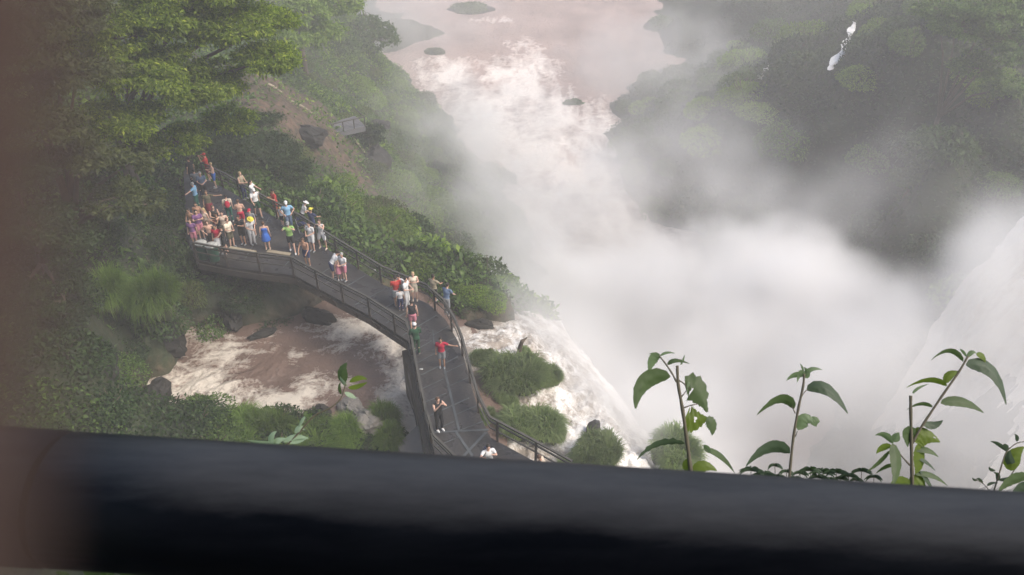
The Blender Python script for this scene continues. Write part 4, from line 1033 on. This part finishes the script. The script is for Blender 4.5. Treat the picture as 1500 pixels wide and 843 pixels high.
r = pp(446,334, 300, 'person in white hat bending over a folded chair by the far railing', 'lgrey', ('shorts','black'), 'front', hat=('white','brim'), lean=25, h=1.6)
pp(461,347, 330, 'person in navy shirt with yellow cap at the far railing', 'navy', ('trousers','navy'), 'rail', hat=('yellow','cap'), skin='tan')
r = pp(474,364, 170, 'woman in grey top and white shorts raising both hands to her face', 'lgrey', ('shorts','white'), 'camera', hair='brown', sleeve=0, legs='wide', shoes='beige'); camera_obj(r, 'small camera raised by the woman in white shorts')
r = pp(459,368, 160, 'person in white shirt and white shorts with dark straps', 'white', ('shorts','white'), 'front', hair='dark'); backpack(r, 'black', 'black backpack on the person in white by the near railing')
pp(452,390, 170, 'bare-chested man leaning on the near railing at the corner post', None, ('shorts','navy'), 'rail', lean=10, skin='tan', hair='brown')
# cluster of bare backs at the near left corner
GC = [(296,337,190,'man with bare tanned shoulders, highest of the bare-chested group',None,('shorts','navy'),'down','tan','dark'),
      (286,345,160,'man with bare back and folded arms at the very edge of the platform',None,('shorts','black'),'front','tan','dark'),
      (297,350,210,'woman in purple top inside the bare-chested group','purple',('shorts','pink'),'phone','fair','dark'),
      (288,361,180,'person in pink patterned shorts beside the bushes','purple',('shorts','pink'),'down','fair','brown'),
      (308,347,150,'long-haired blond woman with bare arms in the middle of the crowd','beige',('shorts','khaki'),'down','fair','blond'),
      (313,365,200,'heavy man with broad bare back right behind the litter bins',None,('shorts','black'),'hips','fair','brown'),
      (321,343,220,'bare-shouldered woman facing the crowd beside the blond one','black',('shorts','maroon'),'front','fair','brown'),
      (326,352,120,'woman in black swimsuit top near the litter bins','black',('shorts','black'),'phone','tan','dark'),
      (334,352,200,'man with bare chest and arm raised next to the black swimsuit','beige',('shorts','camo'),'up_r','fair','dark'),
      (341,362,240,'person in camouflage shorts at the end of the cream board','cream',('shorts','camo'),'front','fair','brown'),
      (324,371,180,'person with white towel skirt by the cream board','crimson',('skirt','white'),'down','tan','dark'),
      (333,372,90,'person in black with white straps leaning on the cream board','black',('shorts','black'),'rail','fair','dark')]
for a in GC:
    pp(a[0], a[1], a[2], a[3], a[4], a[5], a[6], skin=a[7], hair=a[8], longhair=('woman' in a[3]), sleeve=0 if a[4] in ('black','beige') else .5, h=1.62 + (a[0]*7 % 13)/100)
# stroller group
pp(488,409, 300, 'person in white shirt with dark stripes bending to the pink child', 'white', ('shorts','navy'), 'front', lean=40, h=1.65, hair='dark')
pp(498,410, 200, 'little girl in pink dress between two adults', None, None, 'down', h=1.15, dress='pink', hair='blond', shoes='white')
pp(506,411, 150, 'woman in white top and pink shorts beside the pink child', 'white', ('shorts','pink'), 'front', h=1.6, hair='grey')
# the six at the middle of the bridge
pp(583,449, 20, 'man in red shirt with grey shorts left of the white bundle', 'red', ('shorts','lgrey'), 'front', hair='dark', skin='tan')
pp(590,443, 160, 'person wearing a white shawl over dark clothes, top of the middle group', 'white', ('trousers','grey'), 'hips', lean=15, hair='dark')
pp(597,450, 250, 'person in white shirt and white trousers pointing across the group', 'white', ('trousers','white'), 'front', h=1.68, hair='dark')
pp(608,440, 190, 'woman in cream playsuit with bare legs', 'cream', ('shorts','cream'), 'phone', h=1.6, hair='blond', sleeve=0, longhair=True, shoes='beige')
pp(588,455, 20, 'child in grey smock and dark blue leggings in front of the red shirt', 'lgrey', ('trousers','navy'), 'down', h=1.25, hair='dark')
pp(637,447, 330, 'person in brown top walking along the far railing', 'khaki', ('shorts','black'), 'rail', legs='stride', skin='tan', hair='dark')
pp(655,462, 330, 'person in grey blue leaning over the railing at the bend', 'denim', ('trousers','grey'), 'rail', lean=12, hair='dark')
pp(606,484, 10, 'woman in black sleeveless top and pink shorts', 'black', ('shorts','pink'), 'down', h=1.66, hair='dark', skin='fair', sleeve=0)
pp(611,519, 20, 'person in white cap, dark green coat and dark trousers by the near railing', 'dgreen', ('trousers','dgreen'), 'front', hat=('white','cap'), sleeve=1.5, h=1.68)
pp(648,538, 180, 'man in crimson shirt holding one arm out in mid deck', 'crimson', ('shorts','grey'), 'out_l', skin='tan', h=1.6)
r = pp(644,630, 215, 'woman in black with both bare arms raised, lower part of the boardwalk', 'black', ('trousers','black'), 'camera', hair='brown', sleeve=0, skin='fair', shoes='white')
r = pp(716,700, 200, 'man in white shirt shading his eyes just above the black pipe', 'white', ('shorts','grey'), 'up_r', hair='dark'); backpack(r, 'navy', 'dark backpack on the man in white shirt above the black pipe')
pp(798,712, 80, 'person in pale pink leaning on the railing at the lower right', 'beige', ('shorts','pink'), 'rail', lean=20, hair='brown', skin='tan', h=1.6)
# striped shirt bands and the folded chair
ch = empty('folding_chair', at(443,338,0), .6); tag(ch, 'pale-framed folding chair beside the person in the white hat', 'chair')
b = MB()
for sx in (-.22, .22): b.tube([(sx,-.2,0),(sx,.2,.75)], .018, 6); b.tube([(sx,.2,0),(sx,-.2,.45)], .018, 6)
b.build('frame', M['binlid'], ch); b = MB(); b.box((0,0,.43),(.42,.38,.025)); b.build('seat', cmat('cloth_navy', COL['navy']), ch); b = MB(); b.box((0,.19,.66),(.42,.03,.2)); b.build('backrest', cmat('cloth_navy', COL['navy']), ch)
# small litter on the deck
for px, py, lb in [(548,396,'crumpled white scrap on the deck near the far railing'),(617,541,'white scrap on the deck below the man in crimson')]:
    p = at(px, py, .03); b = MB(); b.ell(p, (.09,.05,.03), 7, 5); tag(b.build('scrap', M['binlid']), lb, 'litter')
# ------------------------------------------------------------------ seedlings on the cliff edge in front of the lookout
def seedmat(name, c, trans=.45):
    m, nt, N, L, B = mat(name)
    tc = N.new('ShaderNodeTexCoord'); n_ = N.new('ShaderNodeTexNoise'); n_.inputs['Scale'].default_value = 45; n_.inputs['Detail'].default_value = 4
    L.new(tc.outputs['Object'], n_.inputs[0]); mr = N.new('ShaderNodeMapRange'); mr.inputs[3].default_value = .7; mr.inputs[4].default_value = 1.3; L.new(n_.outputs[0], mr.inputs[0])
    s = N.new('ShaderNodeVectorMath'); s.operation = 'SCALE'; s.inputs[0].default_value = c; L.new(mr.outputs[0], s.inputs['Scale'])
    L.new(s.outputs[0], B.inputs['Base Color']); B.inputs['Roughness'].default_value = .5; B.inputs['Specular IOR Level'].default_value = .35
    t = N.new('ShaderNodeBsdfTranslucent'); t.inputs['Color'].default_value = (c[0]*1.5, c[1]*1.7, c[2]*.9, 1); ms = N.new('ShaderNodeMixShader'); ms.inputs[0].default_value = trans
    L.new(B.outputs[0], ms.inputs[1]); L.new(t.outputs[0], ms.inputs[2]); L.new(ms.outputs[0], N['Material Output'].inputs['Surface']); return m
M['s_green'] = seedmat('seedling_leaf', (.085,.125,.055)); M['s_dark'] = seedmat('dark_seedling_leaf', (.055,.085,.05), .3); M['s_yel'] = seedmat('yellowish_seedling_leaf', (.13,.18,.03), .5)
M['s_pale'] = seedmat('pale_underside_leaf', (.27,.36,.25), .3); M['s_young'] = seedmat('young_downy_leaf', (.13,.19,.10), .35)
def leaf(parent, D, base, ctrl, tip, w, tilt=25, m='s_green', fold=.18, holes=(), dz=0.0, serr=.05, shape=1.0):
    """a bent leaf blade with a fold along the midrib; px coordinates at distance D, dz = how far the tip comes forward"""
    n = 14; po = Vector(parent.location)
    if ctrl is None: ctrl = ((base[0]+tip[0])/2, (base[1]+tip[1])/2 - 4)
    vs = []; ct = math.cos(R(tilt)); stt = math.sin(R(tilt))
    pts = []
    for i in range(n+1):
        t = i/n; x = (1-t)**2*base[0] + 2*t*(1-t)*ctrl[0] + t*t*tip[0]; y = (1-t)**2*base[1] + 2*t*(1-t)*ctrl[1] + t*t*tip[1]
        pts.append((x, y, D - dz*t))
    q = [at_d(*p) for p in pts]
    rows = 4; V = []; Fc = []
    for i in range(n+1):
        t = i/n; a = q[max(i-1,0)]; b_ = q[min(i+1,n)]; d = (b_-a).normalized()
        side = d.cross(FWD); side.normalize(); sd_ = (side*ct + FWD*stt).normalized(); nr = sd_.cross(d)
        wd = w/F*D*.5*(math.sin(math.pi*min(1, t*.93+.04)**(.75*shape)))**.9
        wd *= 1 + serr*math.sin(i*2.7)
        if t < .06: wd *= .25
        for j in range(-rows, rows+1):
            u_ = j/rows; V.append(q[i] + sd_*wd*u_ + nr*wd*fold*abs(u_) + nr*wd*.05*math.sin(i*1.9 + j) - po)
    m_ = 2*rows+1
    for i in range(n):
        for j in range(m_-1):
            if (i, j) in holes: continue
            Fc.append((i*m_+j, (i+1)*m_+j, (i+1)*m_+j+1, i*m_+j+1))
    b2 = MB(); b2.add(V, Fc); o = b2.build('leaf', M[m], parent, True)
    return o
def stem(parent, D, pts, r0, r1, m='stem', name='stem', dd=0):
    po = Vector(parent.location); n_ = len(pts)
    P = [at_d(x, y, D + dd*i/(n_-1)) - po for i, (x, y) in enumerate(pts)]
    # smooth
    Q = []
    for a, b_ in zip(P[:-1], P[1:]):
        for k in range(4): Q.append(a.lerp(b_, k/4))
    Q.append(P[-1])
    for _ in range(2): Q = [Q[0]] + [(Q[i-1] + Q[i]*2 + Q[i+1])/4 for i in range(1, len(Q)-1)] + [Q[-1]]
    L_ = len(Q); rad = [.68*(r0 + (r1-r0)*i/(L_-1))/F*D*(1 + .12*math.sin(i*1.7)) for i in range(L_)]
    b2 = MB(); b2.tube(Q, rad, 8); return b2.build(name, M[m], parent, True)
def plant(px, py, D, label, cat='seedling', name='seedling'):
    e = empty(name, at_d(px, py, D)); tag(e, label, cat); return e
D = 2.15
p = plant(1015, 735, D, 'leftmost tall seedling, thick stem with ragged hole-eaten leaves')
stem(p, D, [(1015,740),(1012,690),(1007,650),(1000,600),(993,563),(992,536)], 5.2, 3.0)
stem(p, D, [(991,560),(985,548),(975,533),(966,522)], 2.0, 1.6)
stem(p, D, [(992,556),(1002,562),(1009,570)], 1.6, 1.2)
stem(p, D, [(1001,598),(1012,594),(1022,592)], 1.5, 1.0); stem(p, D, [(998,582),(1006,572)], 1.5, 1.0)
leaf(p, D, (967,524), (955,520), (951,547), 17, 20, 's_young'); leaf(p, D, (978,535), (985,522), (1010,533), 9, 50, 's_green')
leaf(p, D, (967,522), (975,514), (989,518), 4, 20, 's_young'); leaf(p, D, (966,521), (960,517), (950,519), 4, 20, 's_young'); leaf(p, D, (997,535), (1001,528), (1003,520), 3, 10, 's_young')
leaf(p, D, (982,552), (935,545), (931,599), 27, 15, 's_green', dz=.03)
H1 = {(5,4),(5,5),(6,5),(9,2)}
leaf(p, D, (1004,568), (1022,562), (1036,604), 42, 10, 's_green', holes={(3,2),(4,2),(4,3),(11,7),(12,7),(12,0)}, serr=.14, shape=.8)
leaf(p, D, (1008,560), (1012,566), (1006,578), 9, 30, 's_young')
leaf(p, D, (1004,612), (1018,618), (1036,612), 38, 10, 's_yel', holes={(6,3),(6,4),(7,4),(2,7),(2,6)}, serr=.15, shape=.7)
leaf(p, D, (1035,612), (1048,622), (1043,638), 18, 20, 's_green', serr=.15)
leaf(p, D, (1003,650), (960,640), (933,674), 13, 35, 's_dark', serr=.25, dz=.03)
leaf(p, D, (1032,658), (1058,662), (1076,693), 10, 30, 's_green', dz=-.02); leaf(p, D, (1040,664), (1034,655), (1031,652), 9, 20, 's_young')
leaf(p, D, (1015,692), (1030,675), (1050,690), 17, 20, 's_yel'); leaf(p, D, (1012,692), (1002,682), (1008,672), 14, 20, 's_yel')
p = plant(1156, 740, D, 'slender middle seedling with a single straight stem and drooping leaves')
stem(p, D, [(1153,745),(1157,690),(1162,640),(1170,595),(1177,565),(1178,548)], 3.2, 2.4)
leaf(p, D, (1176,552), (1165,545), (1152,558), 9, 20, 's_young'); leaf(p, D, (1178,551), (1172,540), (1168,560), 10, 20, 's_young'); leaf(p, D, (1180,550), (1186,536), (1204,542), 7, 25, 's_young')
leaf(p, D, (1177,546), (1176,538), (1172,533), 3, 20, 's_young'); leaf(p, D, (1180,554), (1186,548), (1178,538), 8, 20, 's_young')
stem(p, D, [(1173,583),(1179,574),(1184,570)], 1.1, .8); leaf(p, D, (1182,572), (1212,552), (1242,606), 20, 25, 's_dark', dz=.02)
stem(p, D, [(1165,606),(1161,598),(1159,592)], 1.1, .8); leaf(p, D, (1163,599), (1150,568), (1109,608), 18, 35, 's_green', dz=.02)
stem(p, D, [(1165,640),(1168,632)], 1, .8); leaf(p, D, (1169,630), (1180,605), (1192,621), 20, 10, 's_young'); leaf(p, D, (1188,622), (1194,615), (1201,618), 16, 10, 's_young')
leaf(p, D, (1157,664), (1130,640), (1093,683), 22, 25, 's_dark', dz=.03)
p = plant(1335, 745, D, 'right-hand seedling with a cut straight stem and a long leaning shoot')
stem(p, D, [(1338,750),(1336,700),(1335,650),(1334,600),(1334,580)], 4.0, 3.2); stem(p, D, [(1336,650),(1350,625),(1380,580),(1405,545),(1418,522)], 2.8, 2.1)
leaf(p, D, (1411,530), (1395,500), (1364,528), 9, 35, 's_green'); leaf(p, D, (1415,535), (1462,525), (1474,593), 22, 20, 's_dark', dz=.02, shape=.9)
leaf(p, D, (1417,524), (1424,512), (1430,518), 7, 20, 's_young'); leaf(p, D, (1430,520), (1442,518), (1444,534), 10, 20, 's_yel'); leaf(p, D, (1416,523), (1410,513), (1406,512), 4, 20, 's_young')
leaf(p, D, (1387,566), (1365,548), (1328,568), 11, 40, 's_yel'); leaf(p, D, (1385,562), (1388,545), (1406,545), 12, 25, 's_yel')
leaf(p, D, (1337,577), (1342,568), (1360,563), 4, 20, 's_young'); leaf(p, D, (1366,597), (1350,586), (1328,601), 8, 40, 's_green')
leaf(p, D, (1378,591), (1410,580), (1441,605), 16, 25, 's_green'); leaf(p, D, (1352,620), (1368,628), (1381,616), 12, 25, 's_dark')
leaf(p, D, (1340,648), (1352,632), (1377,648), 30, 10, 's_yel', holes={(11,5)}, shape=.75); leaf(p, D, (1337,640), (1328,625), (1330,655), 22, 20, 's_green')
leaf(p, D, (1340,660), (1360,655), (1375,670), 10, 30, 's_green'); leaf(p, D, (1345,650), (1352,680), (1341,695), 20, 15, 's_yel')
stem(p, D, [(1333,682),(1320,668),(1308,652)], 2.0, 1.2)
leaf(p, D, (1307,650), (1320,680), (1308,712), 20, 15, 's_green', dz=.04); leaf(p, D, (1308,650), (1298,632), (1282,638), 10, 25, 's_young'); leaf(p, D, (1310,648), (1312,640), (1317,634), 12, 25, 's_young')
leaf(p, D, (1306,654), (1290,655), (1284,665), 13, 25, 's_yel'); leaf(p, D, (1304,660), (1290,680), (1270,691), 8, 20, 's_green'); leaf(p, D, (1310,682), (1298,682), (1283,694), 8, 25, 's_green')
leaf(p, D, (1340,695), (1365,690), (1388,712), 9, 30, 's_green'); leaf(p, D, (1345,672), (1358,675), (1370,690), 6, 25, 's_dark'); leaf(p, D, (1348,690), (1360,705), (1368,720), 8, 25, 's_dark')
leaf(p, D, (1336,715), (1310,700), (1309,722), 22, 10, 's_yel'); leaf(p, D, (1337,715), (1352,698), (1349,725), 26, 10, 's_yel', shape=.8)
p = plant(1470, 745, D, 'small spiky plant with curling tendrils at the right edge')
stem(p, D, [(1448,745),(1455,722),(1467,683),(1473,662),(1490,648),(1510,647)], 1.8, .9); stem(p, D, [(1452,722),(1440,708),(1427,702)], 1.1, .7); stem(p, D, [(1470,712),(1485,690),(1492,680)], 1.3, .8)
for a in [((1474,661),(1462,648),(1451,647),6),((1475,662),(1472,650),(1468,655),9),((1489,647),(1492,640),(1486,636),5),((1460,705),(1466,695),(1455,692),6),((1462,703),(1475,704),(1480,698),5),((1440,708),(1434,700),(1430,702),4),((1446,712),(1452,706),(1462,708),4),((1458,690),(1450,690),(1449,684),5),((1432,703),(1428,706),(1424,700),4)]:
    leaf(p, D, a[0], a[1], a[2], a[3], 25, 's_dark')
leaf(p, D, (1482,690), (1478,668), (1500,655), 22, 20, 's_yel'); leaf(p, D, (1486,685), (1474,672), (1480,660), 12, 20, 's_dark'); leaf(p, D, (1508,700), (1480,698), (1462,722), 20, 20, 's_green', dz=.05); leaf(p, D, (1512,715), (1495,712), (1480,735), 22, 20, 's_dark')
p = plant(1180, 745, D+.1, 'low row of fern-like palmate leaves between the seedlings, touching the black pipe', 'fern', 'fern')
rf = random.Random(5)
for cx, cyy, s in [(1100,690,22),(1120,697,24),(1140,700,16),(1187,690,22),(1205,693,24),(1225,693,22),(1243,698,16),(1262,691,18),(1280,700,14),(1135,683,12),(1310,712,12),(1090,702,14),(1165,702,14),(1215,704,16),(1254,704,12),(1172,694,14),(1152,692,12),(1198,700,18),(1232,702,14)]:
    stem(p, D+.1, [(cx+rf.uniform(-3,3), 745), (cx+rf.uniform(-2,2), 720), (cx, cyy)], .9, .7)
    for k in range(9):
        a = math.pi*(k/8)*1.25 - .4; tx = cx + math.cos(a)*s*rf.uniform(.85,1.1); ty = cyy - math.sin(a)*s*.42 + 5
        leaf(p, D+.1, (cx, cyy), ((cx+tx)/2, min(cyy, ty) - 4), (tx, ty), 5.5, 30, 's_dark', serr=.12, dz=rf.uniform(-.02,.03))
Dp = 2.5
p = plant(400, 720, Dp, 'pale-leaved sapling with white leaf undersides bending over the tussocks', 'sapling', 'sapling')
stem(p, Dp, [(370,720),(395,672),(418,655),(440,632),(460,608),(485,598),(500,585),(507,560)], 2.4, 1.2)
for a in [((402,650),(385,652),(362,645),9,'s_pale'),((398,655),(392,640),(405,632),12,'s_pale'),((405,655),(398,645),(420,643),12,'s_pale'),((415,648),(430,635),(452,643),9,'s_pale'),((420,645),(435,650),(452,640),8,'s_pale'),((432,635),(438,622),(446,630),10,'s_pale'),((438,625),(444,612),(448,610),6,'s_pale'),
          ((505,562),(495,545),(508,532),20,'s_green'),((512,560),(525,550),(538,556),9,'s_yel'),((508,566),(500,560),(498,552),7,'s_pale'),((510,568),(525,568),(538,560),8,'s_yel'),((505,575),(515,580),(522,584),7,'s_pale'),((388,660),(376,655),(370,650),8,'s_pale'),((500,578),(494,568),(499,560),6,'s_green'),((445,605),(450,612),(458,606),6,'s_green')]:
    leaf(p, Dp, a[0], a[1], a[2], a[3], 30, a[4])
Dq = .9
p = plant(180, 900, Dq, 'low broad leaves showing below the black pipe at the lower left', 'plant', 'leafy_plant')
for a in [((150,870),(130,831),(110,823),26),((170,870),(150,828),(140,825),24),((190,870),(185,833),(175,823),28),((210,875),(215,831),(205,829),22),((250,875),(245,831),(225,829),20),((120,875),(100,843),(82,839),20),((262,872),(262,835),(248,831),14)]:
    leaf(p, Dq, a[0], a[1], a[2], a[3], 20, 's_green'); stem(p, Dq, [(180,920),(a[0][0], a[0][1]+10),a[0]], 2, 1.2)
# ------------------------------------------------------------------ haze and mist
def volmat(name, col, dens=None, attr=None, k=1.0):
    m = bpy.data.materials.new(name); m.use_nodes = True; N = m.node_tree.nodes; L = m.node_tree.links
    N.remove(N['Principled BSDF']); v = N.new('ShaderNodeVolumePrincipled'); v.inputs['Color'].default_value = (*col, 1)
    v.inputs['Anisotropy'].default_value = .0
    if attr:
        v.inputs['Density'].default_value = k
        v.inputs['Density Attribute'].default_value = attr
    else:
        v.inputs['Density'].default_value = dens
    L.new(v.outputs[0], N['Material Output'].inputs['Volume']); return m
hb = MB().box((0, 130, -2), (1300, 1300, 74)); h = hb.build('haze', volmat('damp_air', (.95,.93,.92), dens=.0026)); tag(h, kind='stuff')

def cone(a, b): return at_y(*a)
BL = []   # centre, radii, amplitude
def bl(px, py, y, rx, ry, rz, amp):
    p = at_y(px, py, y); BL.append((p, (rx, ry, rz), amp))
bl(1010,490,62, 17,14,10, 1.0)
bl(1130,430,52, 7,7,6, 1.3)
bl(960,400,62, 7,7,6, .6)
bl(1205,440,50, 7,7,6, 1.2)
bl(1070,520,45, 12,10,9, 1.0)
bl(900,480,52, 9,9,8, .9)
bl(855,350,74, 11,11,9, .55)
bl(1250,600,36, 12,9,8, .8)
bl(980,610,33, 8,6,6, .8)
bl(1420,560,31, 8,8,8, .18)
bl(760,230,92, 17,18,9, .3)
bl(1000,240,80, 19,14,9, .17)
bl(1120,320,66, 12,12,8, .22)
bl(1100,150,104, 26,18,9, .12)
bl(705,330,62, 10,10,9, .42)
bl(655,190,88, 9,14,8, .36)
bl(760,410,50, 5,7,6, .5)
bl(1330,300,58, 12,7,10, .07)
bl(720,200,95, 13,14,9, .10)
bl(1400,640,27, 8,8,7, .22)
bl(560,40,150, 30,30,12, .14)
bl(960,100,130, 24,22,10, .2)
bl(1300,430,60, 12,8,6, .25)
bl(890,570,33, 5,5,4.5, .45)
bl(830,500,38, 5,6,5, .45)
bl(960,640,28, 4,4,3.5, .45)
bl(800,420,52, 7,9,7, .3)
bl(790,490,32, 5,4,3, .6)
bl(850,565,29, 5,4,3, .8)
bl(915,640,26.5, 4.5,4.5,3.5, .9)
bl(965,680,25, 4.5,4,3.5, .9)
bl(1390,500,34, 6,7,8, .2)
bl(1440,430,38, 5,5,5, .6)
bl(1400,480,37, 5,5,5, .5)
bl(1500,370,41, 5,5,5, .45)
def build_mist():
    ng = bpy.data.node_groups.new('mist_cloud', 'GeometryNodeTree')
    ng.interface.new_socket('Geometry', in_out='INPUT', socket_type='NodeSocketGeometry')
    ng.interface.new_socket('Geometry', in_out='OUTPUT', socket_type='NodeSocketGeometry')
    N = ng.nodes; L = ng.links; out = N.new('NodeGroupOutput')
    pos = N.new('GeometryNodeInputPosition')
    def math_(op, a, b=None, c=None, clamp=False):
        n = N.new('ShaderNodeMath'); n.operation = op; n.use_clamp = clamp
        for i, s in enumerate((a, b, c)):
            if s is None: continue
            if isinstance(s, (int, float)): n.inputs[i].default_value = s
            else: L.new(s, n.inputs[i])
        return n.outputs[0]
    def vm(op, a, b):
        n = N.new('ShaderNodeVectorMath'); n.operation = op
        for i, s in enumerate((a, b)):
            if isinstance(s, (tuple, Vector)): n.inputs[i].default_value = s
            else: L.new(s, n.inputs[i])
        return n.outputs[1 if op in ('LENGTH', 'DISTANCE', 'DOT_PRODUCT') else 0]
    def noise(scale, det, color=False, vec=None, rough=.55):
        n = N.new('ShaderNodeTexNoise'); n.inputs['Scale'].default_value = scale; n.inputs['Detail'].default_value = det; n.inputs['Roughness'].default_value = rough
        L.new(vec or pos.outputs[0], n.inputs['Vector']); return n.outputs[1 if color else 0]
    wc = vm('SUBTRACT', noise(.07, 3, True), (.5, .5, .5)); wp = vm('ADD', pos.outputs[0], vm('MULTIPLY', wc, (16, 16, 13)))
    # billows: every cloud is eaten away at its rim by noise
    nz = noise(.11, 7, rough=.62)
    er = N.new('ShaderNodeMapRange'); er.inputs[1].default_value = .36; er.inputs[2].default_value = .64; er.inputs[3].default_value = 1.25; er.inputs[4].default_value = 0
    L.new(nz, er.inputs[0]); tot = None
    for p, r, amp in BL:
        d = vm('MULTIPLY', vm('SUBTRACT', wp, p), (1/r[0], 1/r[1], 1/r[2]))
        n = N.new('ShaderNodeVectorMath'); n.operation = 'LENGTH'; L.new(d, n.inputs[0])
        mr = N.new('ShaderNodeMapRange'); mr.interpolation_type = 'SMOOTHSTEP'
        mr.inputs[1].default_value = 1.35; mr.inputs[2].default_value = .25 if amp > .5 else 0; mr.inputs[3].default_value = 0; mr.inputs[4].default_value = 1.75
        L.new(n.outputs['Value'], mr.inputs[0])
        v = math_('SUBTRACT', mr.outputs[0], er.outputs[0]); v = math_('MAXIMUM', v, 0.0); v = math_('MULTIPLY', v, amp)
        tot = v if tot is None else math_('ADD', tot, v)
    dens = math_('MULTIPLY', tot, DENS)
    vc = N.new('GeometryNodeVolumeCube')
    mn_, mx_ = (-45, 18, -33), (62, 190, 2); vs_ = .75
    vc.inputs['Min'].default_value = mn_; vc.inputs['Max'].default_value = mx_
    for i, k in enumerate(('Resolution X', 'Resolution Y', 'Resolution Z')): vc.inputs[k].default_value = int((mx_[i]-mn_[i])/vs_)
    L.new(dens, vc.inputs['Density'])
    sm = N.new('GeometryNodeSetMaterial'); sm.inputs['Material'].default_value = volmat('spray_mist', (.99,.982,.972), attr='density', k=1.0)
    L.new(vc.outputs[0], sm.inputs[0]); L.new(sm.outputs[0], out.inputs[0])
    me = bpy.data.meshes.new('mist'); o = link('mist', me); me.materials.append(sm.inputs['Material'].default_value)
    md = o.modifiers.new('mist', 'NODES'); md.node_group = ng
    tag(o, kind='stuff'); return o
DENS = .22
mist = build_mist()
